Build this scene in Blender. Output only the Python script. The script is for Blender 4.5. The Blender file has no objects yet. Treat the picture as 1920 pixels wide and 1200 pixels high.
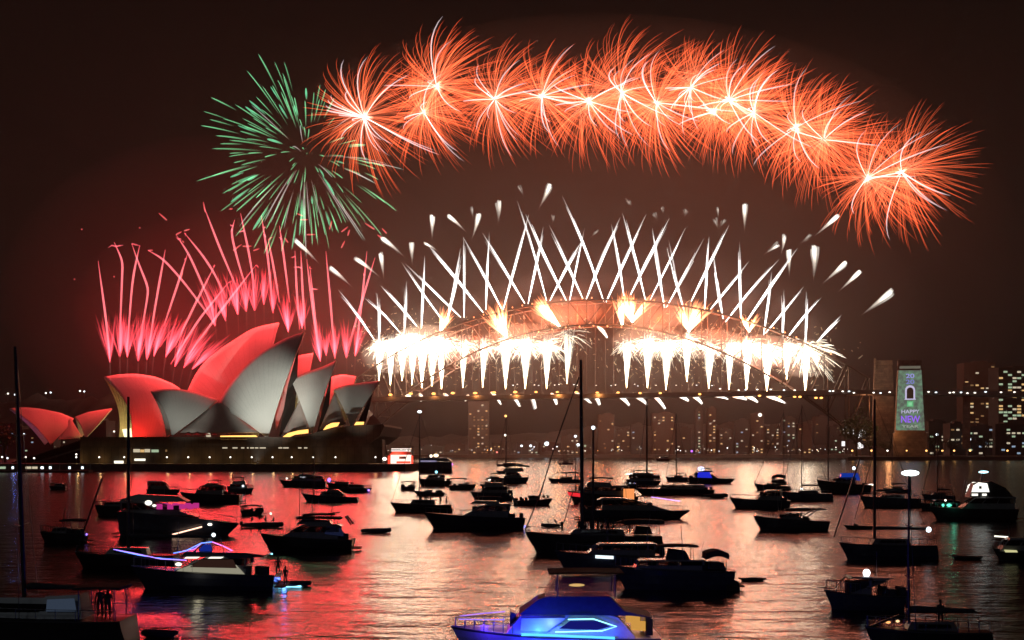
import bpy, bmesh, math, random
import numpy as np
from mathutils import Vector, Matrix
random.seed(7)
rng = np.random.default_rng(11)
R = math.radians
scene = bpy.context.scene
COL = scene.collection

# ------------------------------------------------------------------ camera
CAM_H = 12.0          # metres above the harbour
F = 2400.0            # focal length in photo pixels (1920 wide)
HZ = 838.0            # photo row of the horizon
cam_d = bpy.data.cameras.new("camera")
cam = bpy.data.objects.new("camera", cam_d)
COL.objects.link(cam)
cam.location = (0, 0, CAM_H)
cam.rotation_euler = (R(90), 0, 0)
cam_d.sensor_width = 36.0
cam_d.lens = 36.0 * F / 1920.0
cam_d.shift_y = (HZ - 600.0) / 1920.0
cam_d.clip_start = 0.5
cam_d.clip_end = 9000
scene.camera = cam

# ------------------------------------------------------------------ world (night sky)
w = bpy.data.worlds.new("World")
scene.world = w
w.use_nodes = True
nt = w.node_tree
nt.nodes.clear()
wo = nt.nodes.new("ShaderNodeOutputWorld")
bg = nt.nodes.new("ShaderNodeBackground")
sky = nt.nodes.new("ShaderNodeTexSky")
sky.sky_type = 'NISHITA'
sky.sun_disc = False
sky.sun_elevation = R(-8)
sky.sun_rotation = R(180)
mixw = nt.nodes.new("ShaderNodeMixRGB")
mixw.blend_type = 'ADD'
mixw.inputs[0].default_value = 1.0
mixw.inputs[1].default_value = (0.0098, 0.0066, 0.0052, 1)
nt.links.new(sky.outputs[0], mixw.inputs[2])
nt.links.new(mixw.outputs[0], bg.inputs[0])
bg.inputs[1].default_value = 0.36
nt.links.new(bg.outputs[0], wo.inputs[0])

# weak fill added from behind the camera, in place of city glow
sun_d = bpy.data.lights.new("night_fill", 'SUN')
sun_d.energy = 0.045
sun_d.color = (0.82, 0.9, 1.0)
sun_d.angle = R(10)
sun = bpy.data.objects.new("night_fill", sun_d)
COL.objects.link(sun)
sun.rotation_euler = (R(58), 0, R(-25))

scene.view_settings.view_transform = 'Standard'
scene.view_settings.look = 'None'
scene.view_settings.exposure = 0.0
scene.view_settings.gamma = 1.0
scene.cycles.use_denoising = True
scene.cycles.max_bounces = 8
scene.cycles.diffuse_bounces = 2
scene.cycles.glossy_bounces = 3
scene.cycles.transparent_max_bounces = 48
scene.cycles.volume_bounces = 0
scene.cycles.sample_clamp_indirect = 8.0
scene.cycles.caustics_reflective = True

# ------------------------------------------------------------------ helpers
def at(px, py, D):
    """photo pixel + distance -> point of the place"""
    return Vector(((px - 960.0) / F * D, D, CAM_H + (HZ - py) / F * D))

def wd(py):
    """distance of the water surface seen at photo row py"""
    return CAM_H * F / (py - HZ)

def tag(o, label=None, cat=None, group=None, kind=None):
    if label: o["label"] = label
    if cat: o["category"] = cat
    if group: o["group"] = group
    if kind: o["kind"] = kind
    return o

def empty(name, loc=(0, 0, 0), rz=0.0, label=None, cat=None, group=None):
    o = bpy.data.objects.new(name, None)
    o.empty_display_size = 0.5
    o.location = loc
    o.rotation_euler = (0, 0, rz)
    COL.objects.link(o)
    tag(o, label, cat, group)
    return o

def link_mesh(name, me, mat=None, parent=None):
    if mat is not None:
        me.materials.append(mat)
    o = bpy.data.objects.new(name, me)
    COL.objects.link(o)
    if parent is not None:
        o.parent = parent
    return o

def fast_mesh(name, V, Q, C=None, smooth=False):
    """V (n,3), Q (m,4) or (m,3) int, C (n,3) colours"""
    V = np.asarray(V, dtype=np.float32)
    Q = np.asarray(Q, dtype=np.int32)
    me = bpy.data.meshes.new(name)
    me.vertices.add(len(V))
    me.vertices.foreach_set("co", V.ravel())
    k = Q.shape[1]
    me.loops.add(Q.size)
    me.loops.foreach_set("vertex_index", Q.ravel())
    me.polygons.add(len(Q))
    me.polygons.foreach_set("loop_start", np.arange(0, Q.size, k, dtype=np.int32))
    me.polygons.foreach_set("loop_total", np.full(len(Q), k, dtype=np.int32))
    if smooth:
        me.polygons.foreach_set("use_smooth", np.ones(len(Q), dtype=bool))
    if C is not None:
        at_ = me.color_attributes.new("Col", 'FLOAT_COLOR', 'POINT')
        c4 = np.ones((len(V), 4), dtype=np.float32)
        c4[:, :3] = C
        at_.data.foreach_set("color", c4.ravel())
    me.update()
    me.validate()
    return me

class Tubes:
    """collects tapered tubes (3-sided for light trails, more for solid pipes)"""
    def __init__(self, sides=3):
        self.V, self.Q, self.C, self.n, self.k = [], [], [], 0, sides
    def add(self, P, rad, col=None):
        P = np.asarray(P, dtype=float)
        m = len(P)
        rad = np.broadcast_to(np.asarray(rad, dtype=float), (m,))
        T = np.gradient(P, axis=0)
        T /= (np.linalg.norm(T, axis=1, keepdims=True) + 1e-9)
        ref = np.array([0.0, 1.0, 0.0]) if abs(T[0][1]) < 0.9 else np.array([1.0, 0, 0])
        A = np.cross(T, ref); A /= (np.linalg.norm(A, axis=1, keepdims=True) + 1e-9)
        B = np.cross(T, A)
        k = self.k
        for j in range(k):
            a = 2 * math.pi * j / k
            self.V.append(P + (A * math.cos(a) + B * math.sin(a)) * rad[:, None])
        base = self.n
        i = np.arange(m - 1)
        for j in range(k):
            a, b = base + j * m, base + ((j + 1) % k) * m
            self.Q.append(np.stack([a + i, a + i + 1, b + i + 1, b + i], axis=1))
        if col is not None:
            c = np.broadcast_to(np.asarray(col, dtype=float), (m, 3))
            for j in range(k):
                self.C.append(c)
        self.n += k * m
        return self
    def mesh(self, name, smooth=False):
        return fast_mesh(name, np.concatenate(self.V), np.concatenate(self.Q),
                         np.concatenate(self.C) if self.C else None, smooth)
    def build(self, name, mat, parent=None, smooth=False):
        return link_mesh(name, self.mesh(name, smooth), mat, parent)

class MB:
    """collects solid pieces into one mesh"""
    def __init__(self):
        self.bm = bmesh.new()
    def box(self, c, s, rz=0.0, taper=1.0):
        x, y, z = s[0] / 2, s[1] / 2, s[2] / 2
        M = Matrix.Translation(c) @ Matrix.Rotation(rz, 4, 'Z')
        v = []
        for dz, t in ((-z, 1.0), (z, taper)):
            for dx, dy in ((-x, -y), (x, -y), (x, y), (-x, y)):
                v.append(self.bm.verts.new(M @ Vector((dx * t, dy * t, dz))))
        for f in ((3, 2, 1, 0), (4, 5, 6, 7), (0, 1, 5, 4), (1, 2, 6, 5), (2, 3, 7, 6), (3, 0, 4, 7)):
            self.bm.faces.new([v[i] for i in f])
        return self
    def bar(self, a, b, r, k=6, r2=None):
        a, b = Vector(a), Vector(b)
        d = (b - a)
        if d.length < 1e-6: return self
        q = d.to_track_quat('Z', 'Y').to_matrix()
        r2 = r if r2 is None else r2
        lo, hi = [], []
        for i in range(k):
            t = 2 * math.pi * i / k
            o = q @ Vector((math.cos(t), math.sin(t), 0))
            lo.append(self.bm.verts.new(a + o * r)); hi.append(self.bm.verts.new(b + o * r2))
        for i in range(k):
            j = (i + 1) % k
            self.bm.faces.new([lo[i], lo[j], hi[j], hi[i]])
        self.bm.faces.new(lo[::-1]); self.bm.faces.new(hi)
        return self
    def pipe(self, pts, r, k=6):
        for a, b in zip(pts[:-1], pts[1:]):
            self.bar(a, b, r, k)
        return self
    def ball(self, c, r, sx=1, sy=1, sz=1, seg=10, rings=7):
        M = Matrix.Translation(c) @ Matrix.Diagonal((sx, sy, sz, 1))
        bmesh.ops.create_uvsphere(self.bm, u_segments=seg, v_segments=rings, radius=r, matrix=M)
        return self
    def prism(self, pts, y0, y1, inset=0.0, zref=None):
        """side profile [(x,z)...] spread between y0 and y1; the upper points are pulled in by inset"""
        zs = [p[1] for p in pts]; z0, z1 = min(zs), max(zs)
        lo, hi = [], []
        for x, z in pts:
            k = inset * (z - z0) / max(1e-6, z1 - z0)
            lo.append(self.bm.verts.new((x, y0 + k, z))); hi.append(self.bm.verts.new((x, y1 - k, z)))
        n = len(pts)
        for i in range(n):
            j = (i + 1) % n
            self.bm.faces.new([lo[i], lo[j], hi[j], hi[i]])
        self.bm.faces.new(lo[::-1]); self.bm.faces.new(hi)
        return self
    def plate(self, pts, z0, z1):
        """footprint [(x,y)...] between two heights"""
        lo = [self.bm.verts.new((x, y, z0)) for x, y in pts]
        hi = [self.bm.verts.new((x, y, z1)) for x, y in pts]
        n = len(pts)
        for i in range(n):
            j = (i + 1) % n
            self.bm.faces.new([lo[i], lo[j], hi[j], hi[i]])
        self.bm.faces.new(lo[::-1]); self.bm.faces.new(hi)
        return self
    def mesh(self, name, smooth=False):
        bmesh.ops.recalc_face_normals(self.bm, faces=self.bm.faces)
        me = bpy.data.meshes.new(name)
        self.bm.to_mesh(me); self.bm.free()
        if smooth:
            for p in me.polygons: p.use_smooth = True
        return me
    def build(self, name, mat, parent=None, smooth=False):
        return link_mesh(name, self.mesh(name, smooth), mat, parent)

ONES = ["", "first", "second", "third", "fourth", "fifth", "sixth", "seventh", "eighth", "ninth", "tenth", "eleventh",
        "twelfth", "thirteenth", "fourteenth", "fifteenth", "sixteenth", "seventeenth", "eighteenth", "nineteenth"]
TENS = {2: ("twentieth", "twenty"), 3: ("thirtieth", "thirty"), 4: ("fortieth", "forty"), 5: ("fiftieth", "fifty"), 6: ("sixtieth", "sixty"), 7: ("seventieth", "seventy"), 8: ("eightieth", "eighty"), 9: ("ninetieth", "ninety")}
def nth(n):
    if n < 20: return ONES[n]
    t, o = divmod(n, 10)
    return TENS[t][0] if o == 0 else TENS[t][1] + "-" + ONES[o]

# ------------------------------------------------------------------ materials
def mat_new(name):
    m = bpy.data.materials.new(name)
    m.use_nodes = True
    m.node_tree.nodes.clear()
    return m, m.node_tree

def paint(name, col, rough=0.5, metal=0.0, var=0.25, scale=3.0, bump=0.0, bscale=20.0, spec=0.5):
    m, t = mat_new(name)
    out = t.nodes.new("ShaderNodeOutputMaterial")
    p = t.nodes.new("ShaderNodeBsdfPrincipled")
    tc = t.nodes.new("ShaderNodeTexCoord")
    n = t.nodes.new("ShaderNodeTexNoise"); n.inputs["Scale"].default_value = scale; n.inputs["Detail"].default_value = 5
    t.links.new(tc.outputs["Object"], n.inputs["Vector"])
    r = t.nodes.new("ShaderNodeValToRGB")
    r.color_ramp.elements[0].position = 0.3; r.color_ramp.elements[1].position = 0.7
    r.color_ramp.elements[0].color = tuple(c * (1 - var) for c in col) + (1,)
    r.color_ramp.elements[1].color = tuple(min(1, c * (1 + var * 0.4)) for c in col) + (1,)
    t.links.new(n.outputs["Fac"], r.inputs[0])
    t.links.new(r.outputs[0], p.inputs["Base Color"])
    p.inputs["Roughness"].default_value = rough
    p.inputs["Metallic"].default_value = metal
    p.inputs["Specular IOR Level"].default_value = spec
    if bump:
        n2 = t.nodes.new("ShaderNodeTexNoise"); n2.inputs["Scale"].default_value = bscale; n2.inputs["Detail"].default_value = 4
        t.links.new(tc.outputs["Object"], n2.inputs["Vector"])
        b = t.nodes.new("ShaderNodeBump"); b.inputs["Strength"].default_value = bump
        t.links.new(n2.outputs["Fac"], b.inputs["Height"])
        t.links.new(b.outputs[0], p.inputs["Normal"])
    t.links.new(p.outputs[0], out.inputs[0])
    return m

def masonry(name, col, rough, bw, bh, mortar=.02, dark=.55):
    m, t = mat_new(name)
    out = t.nodes.new("ShaderNodeOutputMaterial"); p = t.nodes.new("ShaderNodeBsdfPrincipled"); tc = t.nodes.new("ShaderNodeTexCoord")
    sx = t.nodes.new("ShaderNodeSeparateXYZ"); cx = t.nodes.new("ShaderNodeCombineXYZ"); ad = t.nodes.new("ShaderNodeMath")
    t.links.new(tc.outputs["Object"], sx.inputs[0]); t.links.new(sx.outputs[0], ad.inputs[0]); t.links.new(sx.outputs[1], ad.inputs[1])
    t.links.new(ad.outputs[0], cx.inputs[0]); t.links.new(sx.outputs[2], cx.inputs[1])
    b = t.nodes.new("ShaderNodeTexBrick"); b.inputs["Scale"].default_value = 1; b.inputs["Brick Width"].default_value = bw; b.inputs["Row Height"].default_value = bh
    b.inputs["Mortar Size"].default_value = mortar * bh * 2; b.inputs["Color1"].default_value = col + (1,); b.inputs["Color2"].default_value = tuple(c * .72 for c in col) + (1,); b.inputs["Mortar"].default_value = tuple(c * dark for c in col) + (1,)
    t.links.new(cx.outputs[0], b.inputs["Vector"])
    n = t.nodes.new("ShaderNodeTexNoise"); n.inputs["Scale"].default_value = .2; n.inputs["Detail"].default_value = 6; t.links.new(tc.outputs["Object"], n.inputs["Vector"])
    r = t.nodes.new("ShaderNodeValToRGB"); r.color_ramp.elements[0].position = .3; r.color_ramp.elements[0].color = (.5, .5, .5, 1); r.color_ramp.elements[1].position = .7
    t.links.new(n.outputs["Fac"], r.inputs[0])
    mx = t.nodes.new("ShaderNodeMixRGB"); mx.blend_type = 'MULTIPLY'; mx.inputs[0].default_value = 1
    t.links.new(b.outputs[0], mx.inputs[1]); t.links.new(r.outputs[0], mx.inputs[2]); t.links.new(mx.outputs[0], p.inputs["Base Color"])
    p.inputs["Roughness"].default_value = rough
    t.links.new(p.outputs[0], out.inputs[0])
    return m

def glow(name, col, strength):
    m, t = mat_new(name)
    out = t.nodes.new("ShaderNodeOutputMaterial")
    e = t.nodes.new("ShaderNodeEmission")
    e.inputs[0].default_value = tuple(col) + (1,)
    e.inputs[1].default_value = strength
    t.links.new(e.outputs[0], out.inputs[0])
    m.cycles.emission_sampling = 'NONE'
    return m

def spark_mat(name, strength=1.0):
    """burning stars: light that adds to what lies behind it, colour from the trail itself"""
    m, t = mat_new(name)
    out = t.nodes.new("ShaderNodeOutputMaterial")
    a = t.nodes.new("ShaderNodeVertexColor"); a.layer_name = "Col"
    e = t.nodes.new("ShaderNodeEmission"); e.inputs[1].default_value = strength
    tr = t.nodes.new("ShaderNodeBsdfTransparent")
    ad = t.nodes.new("ShaderNodeAddShader")
    t.links.new(a.outputs[0], e.inputs[0])
    t.links.new(e.outputs[0], ad.inputs[0]); t.links.new(tr.outputs[0], ad.inputs[1])
    t.links.new(ad.outputs[0], out.inputs[0])
    m.cycles.emission_sampling = 'NONE'
    return m

SPARK = spark_mat("burning_stars", .5)

def lamp(name, loc, col, power, radius=1.0, parent=None, kind='POINT', spot=None, aim=None, blend=0.5):
    d = bpy.data.lights.new(name, kind)
    d.energy = power; d.color = col; d.shadow_soft_size = radius
    o = bpy.data.objects.new(name, d)
    COL.objects.link(o)
    o.location = loc
    if kind == 'SPOT':
        d.spot_size = R(spot); d.spot_blend = blend
        o.rotation_euler = (Vector(aim) - Vector(loc)).to_track_quat('-Z', 'Y').to_euler()
    if parent is not None:
        o.parent = parent
        o.location = Vector(loc) - parent.location
    return o

# ------------------------------------------------------------------ water
def water_material():
    m, t = mat_new("harbour_water")
    out = t.nodes.new("ShaderNodeOutputMaterial")
    p = t.nodes.new("ShaderNodeBsdfPrincipled")
    p.inputs["Base Color"].default_value = (0.006, 0.007, 0.009, 1)
    p.inputs["Roughness"].default_value = 0.19
    p.inputs["IOR"].default_value = 1.33
    p.inputs["Specular IOR Level"].default_value = 0.5
    tc = t.nodes.new("ShaderNodeTexCoord")
    hs = None
    for sx, sy, sc, amp in ((0.55, 1.0, 0.28, 1.0), (0.7, 1.0, 0.9, 0.35), (1, 1, 2.6, 0.10)):
        mp = t.nodes.new("ShaderNodeMapping"); mp.inputs["Scale"].default_value = (sx, sy, 1)
        mp.inputs["Rotation"].default_value = (0, 0, R(8 * sc))
        t.links.new(tc.outputs["Object"], mp.inputs["Vector"])
        n = t.nodes.new("ShaderNodeTexNoise"); n.inputs["Scale"].default_value = sc; n.inputs["Detail"].default_value = 2.5
        t.links.new(mp.outputs[0], n.inputs["Vector"])
        mu = t.nodes.new("ShaderNodeMath"); mu.operation = 'MULTIPLY'; mu.inputs[1].default_value = amp
        t.links.new(n.outputs["Fac"], mu.inputs[0])
        if hs is None: hs = mu
        else:
            ad = t.nodes.new("ShaderNodeMath"); ad.operation = 'ADD'
            t.links.new(hs.outputs[0], ad.inputs[0]); t.links.new(mu.outputs[0], ad.inputs[1]); hs = ad
    b = t.nodes.new("ShaderNodeBump"); b.inputs["Distance"].default_value = 1.0
    t.links.new(hs.outputs[0], b.inputs["Height"])
    np_ = t.nodes.new("ShaderNodeTexNoise"); np_.inputs["Scale"].default_value = .022; np_.inputs["Detail"].default_value = 3   # cat's-paws and calmer patches
    t.links.new(tc.outputs["Object"], np_.inputs["Vector"])
    mr = t.nodes.new("ShaderNodeMapRange"); mr.inputs[1].default_value = .3; mr.inputs[2].default_value = .7; mr.inputs[3].default_value = WAVE * .55; mr.inputs[4].default_value = WAVE * 1.15
    t.links.new(np_.outputs["Fac"], mr.inputs[0]); t.links.new(mr.outputs[0], b.inputs["Strength"])
    t.links.new(b.outputs[0], p.inputs["Normal"])
    t.links.new(p.outputs[0], out.inputs[0])
    return m
WAVE = 0.5
TRUSS = 0.36      # strength of the lights on the bridge truss
LG = 0.14         # strength of all firework lights
wm = MB()
wm.plate([(-1500, -40), (1500, -40), (1500, 1600), (-1500, 1600)], -3.0, 0.0)
tag(wm.build("water", water_material()), kind="structure")
# ================================================================== LAND
M_land = paint("dark_ground", (.05, .045, .04), .9, var=.4, scale=.05)
M_stone = masonry("sandstone", (.30, .22, .16), .85, 5.0, 2.2)
M_conc = masonry("pink_granite_concrete", (.085, .055, .036), .8, 3.6, 12.0, .006, .35)
M_dark = paint("dark_metal", (.03, .03, .032), .45, metal=.4, var=.2)
M_post = paint("grey_post", (.12, .12, .12), .5, var=.2)
M_wall = paint("seawall_stone", (.10, .085, .07), .9, var=.4, scale=.3, bump=.4, bscale=1.0)
G_white = glow("lamp_white", (1, .93, .80), 2.6)
G_cool = glow("lamp_cool", (.80, .93, 1.0), 2.6)
G_warm = glow("lamp_sodium", (1, .50, .14), 3.2)
G_amber = glow("lit_foyer", (1, .50, .12), 2.2)
G_win = [glow("window_warm", (1, .62, .25), .75), glow("window_pale", (1, .85, .60), .6), glow("window_green", (.72, .95, .62), .5), glow("window_blue", (.55, .75, 1), .5),
         glow("window_dim", (1, .55, .22), .2)]

# quay platform under the opera house (its edge is the seawall)
def xat(px, D): return (px - 960) / F * D
q = MB()
q.plate([(xat(-260, 630), 630), (xat(760, 630), 630), (xat(795, 660), 662), (xat(770, 760), 770), (xat(600, 900), 900), (xat(-260, 900), 900)], -2.5, 3.6)
tag(q.build("quay", M_wall), kind="structure")
# far shores
fs = MB()
fs.plate([(xat(640, 1440), 1440), (xat(1605, 1440), 1440), (xat(1590, 1152), 1152), (xat(2300, 1145), 1145), (xat(2300, 2000), 2000), (xat(640, 2000), 2000)], -2.5, 3.2)
tag(fs.build("far_shore_ground", M_land), kind="structure")
ws = MB()
ws.plate([(xat(-900, 1000), 1000), (xat(560, 1000), 1000), (xat(600, 1400), 1400), (xat(-900, 1400), 1400)], -2.5, 3.0)
tag(ws.build("cove_shore_ground", M_land), kind="structure")

def hill(name, pts, D, depth, h_noise=2.0):
    """a long ridge: skyline in photo pixels at distance D, falling away in front and behind"""
    N = 90
    px = np.linspace(pts[0][0], pts[-1][0], N)
    py = np.interp(px, [p[0] for p in pts], [p[1] for p in pts])
    V, Q = [], []
    rows = [(-1, 0.0), (-.55, .55), (-.2, .92), (0, 1.0), (.5, .8), (1, .0)]
    for r, hgt in rows:
        for i in range(N):
            Dz = D + r * depth
            z = (CAM_H + (HZ - py[i]) / F * D)
            z = 2 + (z - 2) * hgt + (rng.normal() * h_noise * (hgt > 0))
            V.append((xat(px[i], D), Dz, z))
    for r in range(len(rows) - 1):
        for i in range(N - 1):
            a = r * N + i
            Q.append((a, a + 1, a + N + 1, a + N))
    o = link_mesh(name, fast_mesh(name, V, Q, smooth=True), M_land)
    return tag(o, kind="structure")
hill("wooded_hills", [(-300, 742), (0, 752), (150, 748), (300, 752), (600, 760), (700, 772)], 1250, 150)
hill("north_shore_hills", [(640, 822), (900, 818), (1080, 806), (1200, 800), (1400, 792), (1560, 790), (1640, 800), (1760, 792), (2000, 786), (2300, 780)], 1700, 180)

# ================================================================== OPERA HOUSE
M_tile = paint("cream_shell_tiles", (.62, .60, .54), .34, var=.10, scale=.12, bump=.08, bscale=.6)
M_tile_red = paint("cream_shell_tiles_far", (.62, .60, .54), .75, var=.10, scale=.12, bump=.08, bscale=.6)
def tile_mat(name, rough):
    """cream tiles laid in tapering bands between the ribs, with chevron courses"""
    m, t = mat_new(name)
    out = t.nodes.new("ShaderNodeOutputMaterial"); p = t.nodes.new("ShaderNodeBsdfPrincipled")
    a = t.nodes.new("ShaderNodeVertexColor"); a.layer_name = "Col"
    sp = t.nodes.new("ShaderNodeSeparateColor"); t.links.new(a.outputs[0], sp.inputs[0])
    def M(op, x, y=None):
        n = t.nodes.new("ShaderNodeMath"); n.operation = op
        for i, q in enumerate((x, y)):
            if q is None: continue
            if isinstance(q, (int, float)): n.inputs[i].default_value = q
            else: t.links.new(q, n.inputs[i])
        return n.outputs[0]
    u = M('MULTIPLY', sp.outputs[0], 15.0); fu = M('FRACT', u)
    rib = M('LESS_THAN', M('ABSOLUTE', M('SUBTRACT', fu, .5)), .45)
    chev = M('FRACT', M('ADD', M('MULTIPLY', sp.outputs[1], 22.0), M('MULTIPLY', M('ABSOLUTE', M('SUBTRACT', fu, .5)), 1.4)))
    cl = M('GREATER_THAN', chev, .12)
    f = M('ADD', M('MULTIPLY', rib, .6), M('MULTIPLY', cl, .4))
    tc = t.nodes.new("ShaderNodeTexCoord"); n = t.nodes.new("ShaderNodeTexNoise"); n.inputs["Scale"].default_value = .12; n.inputs["Detail"].default_value = 6
    t.links.new(tc.outputs["Object"], n.inputs["Vector"])
    g = M('ADD', M('MULTIPLY', f, .18), M('ADD', M('MULTIPLY', n.outputs["Fac"], .22), .70))
    mx = t.nodes.new("ShaderNodeMixRGB"); mx.blend_type = 'MULTIPLY'; mx.inputs[0].default_value = 1; mx.inputs[1].default_value = (.64, .62, .56, 1)
    t.links.new(g, mx.inputs[2]); t.links.new(mx.outputs[0], p.inputs["Base Color"])
    p.inputs["Roughness"].default_value = rough
    t.links.new(p.outputs[0], out.inputs[0])
    return m
M_tile = tile_mat("cream_shell_tiles", .6); M_tile_red = tile_mat("cream_shell_tiles_far", .75)
M_rib = paint("ribbed_concrete", (.50, .42, .28), .7, var=.2, scale=.5)
M_glass = paint("bronze_glass", (.03, .024, .02), .15, var=.2)
opera = empty("opera_house", (xat(440, 680), 680, 3.6), 0, "sail-roofed opera house with red and grey lit shells on a brown podium", "opera house")
def pop(o):
    """hang a world-space part under the opera house without moving it"""
    o.parent = opera
    o.location = Vector(o.location) - Vector(opera.location)
    return o
class Hall:
    def __init__(self, px0, D0, deg):
        self.P = np.array(at(px0, HZ, D0)); self.P[2] = 0
        self.a = np.array([math.cos(R(deg)), math.sin(R(deg)), 0]); self.n = np.array([math.sin(R(deg)), -math.cos(R(deg)), 0])
    def pt(self, px, py, off=0.0):
        """where the sight line of a pixel meets the hall's long plane shifted off metres to the near side"""
        Q = self.P + self.n * off
        k = (px - 960) / F
        den = k * self.n[0] + self.n[1]
        D = (Q[0] * self.n[0] + Q[1] * self.n[1]) / (k * self.n[0] + self.n[1])
        return np.array(at(px, py, D))
    def mirror(self, V):
        d = (V - self.P) @ self.n
        return V - 2 * d[:, None] * self.n
def resample(pts, n):
    pts = np.array(pts, float)
    d = np.r_[0, np.cumsum(np.linalg.norm(np.diff(pts, axis=0), axis=1))]
    u = np.linspace(0, d[-1], n)
    # smooth curve through the points
    m = len(pts)
    out = np.stack([np.interp(u, d, pts[:, k]) for k in range(pts.shape[1])], axis=1)
    if m > 3:
        for _ in range(3):
            out[1:-1] = .25 * out[:-2] + .5 * out[1:-1] + .25 * out[2:]
    return out
def shell(hall, ridge, ped, woff, mat, bn=.10, ba=0.0, bz=.03, name="shell", far=True, thick=.9, off0=0.0, lab=None):
    """one roof shell: ridge line on the hall's plane, gathered onto its pedestal; near and far halves"""
    N, Mv = 28, 16
    rg = resample([hall.pt(x, y, off0) for x, y in ridge], N)
    pe = resample([hall.pt(x, y, woff) for x, y in ped], N) if len(ped) > 1 else np.repeat([hall.pt(*ped[0], woff)], N, axis=0)
    V = []
    for j in range(Mv + 1):
        v = j / Mv
        Ld = np.linalg.norm(pe - rg, axis=1, keepdims=True)
        bul = math.sin(math.pi * v) ** 1.0
        V.append(rg * (1 - v) + pe * v + Ld * bul * (hall.n * bn + hall.a * ba + np.array([0, 0, bz])))
    V = np.concatenate(V)
    Q = []
    for j in range(Mv):
        for i in range(N - 1):
            a = j * N + i
            Q.append((a, a + 1, a + N + 1, a + N))
    Q = np.array(Q)
    if far:
        Vf = hall.mirror(V)
        V2 = np.concatenate([V, Vf]); Q2 = np.concatenate([Q, Q[:, ::-1] + len(V)])
    else:
        V2, Q2 = V, Q
    uu = np.tile(np.linspace(0, 1, N), Mv + 1); vv = np.repeat(np.linspace(0, 1, Mv + 1), N)
    uv_ = np.stack([uu, vv, vv * 0], axis=1)
    me = fast_mesh(name, V2, Q2, np.concatenate([uv_, uv_]) if far else uv_, smooth=True)
    bm = bmesh.new(); bm.from_mesh(me)
    bmesh.ops.remove_doubles(bm, verts=bm.verts, dist=.02)
    bm.to_mesh(me); bm.free()
    for p in me.polygons: p.use_smooth = True
    o = link_mesh(name, me, mat)
    so = o.modifiers.new("thickness", 'SOLIDIFY'); so.thickness = thick; so.offset = 0
    if lab: o["label"] = lab
    return pop(o), V.reshape(Mv + 1, N, 3)
near = Hall(470, 690, 20)
farh = Hall(420, 742, 27)
rest = Hall(115, 715, 30)
# near hall, grey floodlit
shell(near, [(283, 735), (310, 730), (340, 731), (372, 738), (408, 750)], [(322, 818)], 15, M_tile, bn=.12, ba=.05, lab="grey lit shell opening to the south")
sN2, vN2 = shell(near, [(408, 760), (424, 731), (455, 692), (490, 661), (531, 637), (572, 623)], [(502, 823)], 17, M_tile, bn=.16, ba=-.03, lab="tallest grey lit shell")
shell(near, [(546, 712), (575, 699), (605, 689), (631, 677)], [(585, 817)], 15, M_tile, bn=.13, ba=-.03, lab="middle grey lit shell")
shell(near, [(626, 731), (648, 723), (680, 719), (713, 715)], [(658, 802)], 12, M_tile, bn=.12, ba=-.02, lab="small grey shell at the harbour end")
# side shells between the sails
M_side = paint("side_shell_tiles", (.40, .34, .30), .5, var=.15, scale=.2)
def side(hall, tri, off, mat=M_side):
    a, b, c = [hall.pt(x, y, o) for (x, y), o in zip(tri, off)]
    N = 8; V = []; Q = []
    for j in range(N + 1):
        for i in range(N + 1):
            v = j / N; u = i / N
            p = a * (1 - v) + (b * (1 - u) + c * u) * v
            V.append(p + hall.n * 3.0 * math.sin(math.pi * u) * v * (1 - .3 * v))
    for j in range(N):
        for i in range(N):
            k = j * (N + 1) + i
            Q.append((k, k + 1, k + N + 2, k + N + 1))
    o = link_mesh("side_shell", fast_mesh("side_shell", V, Q, smooth=True), mat)
    o.modifiers.new("thickness", 'SOLIDIFY').thickness = .6
    return pop(o)
side(near, [(410, 752), (338, 812), (486, 812)], (4, 16, 16))
side(near, [(567, 742), (528, 818), (580, 812)], (3, 15, 15))
side(near, [(627, 738), (600, 806), (648, 796)], (3, 12, 12))
# far hall, red
shell(farh, [(195, 708), (222, 703), (255, 702), (290, 707), (327, 722), (352, 742)], [(248, 823), (312, 823)], 20, M_tile_red, bn=.10, ba=.10, lab="long red lit shell opening to the south")
shell(farh, [(352, 734), (368, 700), (388, 675), (418, 652), (448, 633), (472, 617), (500, 610), (523, 606)], [(465, 815)], 20, M_tile_red, bn=.15, ba=-.03, lab="tallest red lit shell")
shell(farh, [(520, 700), (540, 678), (562, 667), (587, 663)], [(548, 805)], 16, M_tile_red, bn=.12, lab="middle red lit shell")
shell(farh, [(600, 730), (620, 708), (642, 703), (668, 707)], [(630, 800)], 13, M_tile_red, bn=.10, lab="small red shell at the harbour end")
# restaurant shells, red
shell(rest, [(18, 767), (45, 765), (72, 767), (113, 775), (138, 786)], [(95, 834)], 9, M_tile_red, bn=.10, ba=.04, lab="low red restaurant shell opening to the south")
shell(rest, [(141, 783), (165, 774), (188, 770), (210, 767)], [(160, 823)], 8, M_tile_red, bn=.10, ba=.02, lab="low red restaurant shell opening to the harbour")
side(rest, [(132, 786), (110, 824), (154, 822)], (2, 8, 8), M_tile_red)
# ribs seen inside the mouth of the long red shell
rb = Tubes(5)
ridge_tip = farh.pt(197, 712)
pedf = farh.mirror(np.array([farh.pt(248, 823, 20)]))[0]
for k in range(7):
    top = farh.pt(199 + k * 6, 712 + k * .4, -1.0)
    t = np.linspace(0, 1, 9)[:, None]
    P = top * (1 - t) + (pedf + farh.a * k * .35) * t + (farh.a * .10 * np.linalg.norm(pedf - top) - farh.n * (.08 * np.linalg.norm(pedf - top))) * np.sin(math.pi * t)
    rb.add(P + farh.n * 1.2, .55)
pop(rb.build("ribs", M_rib))
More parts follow.
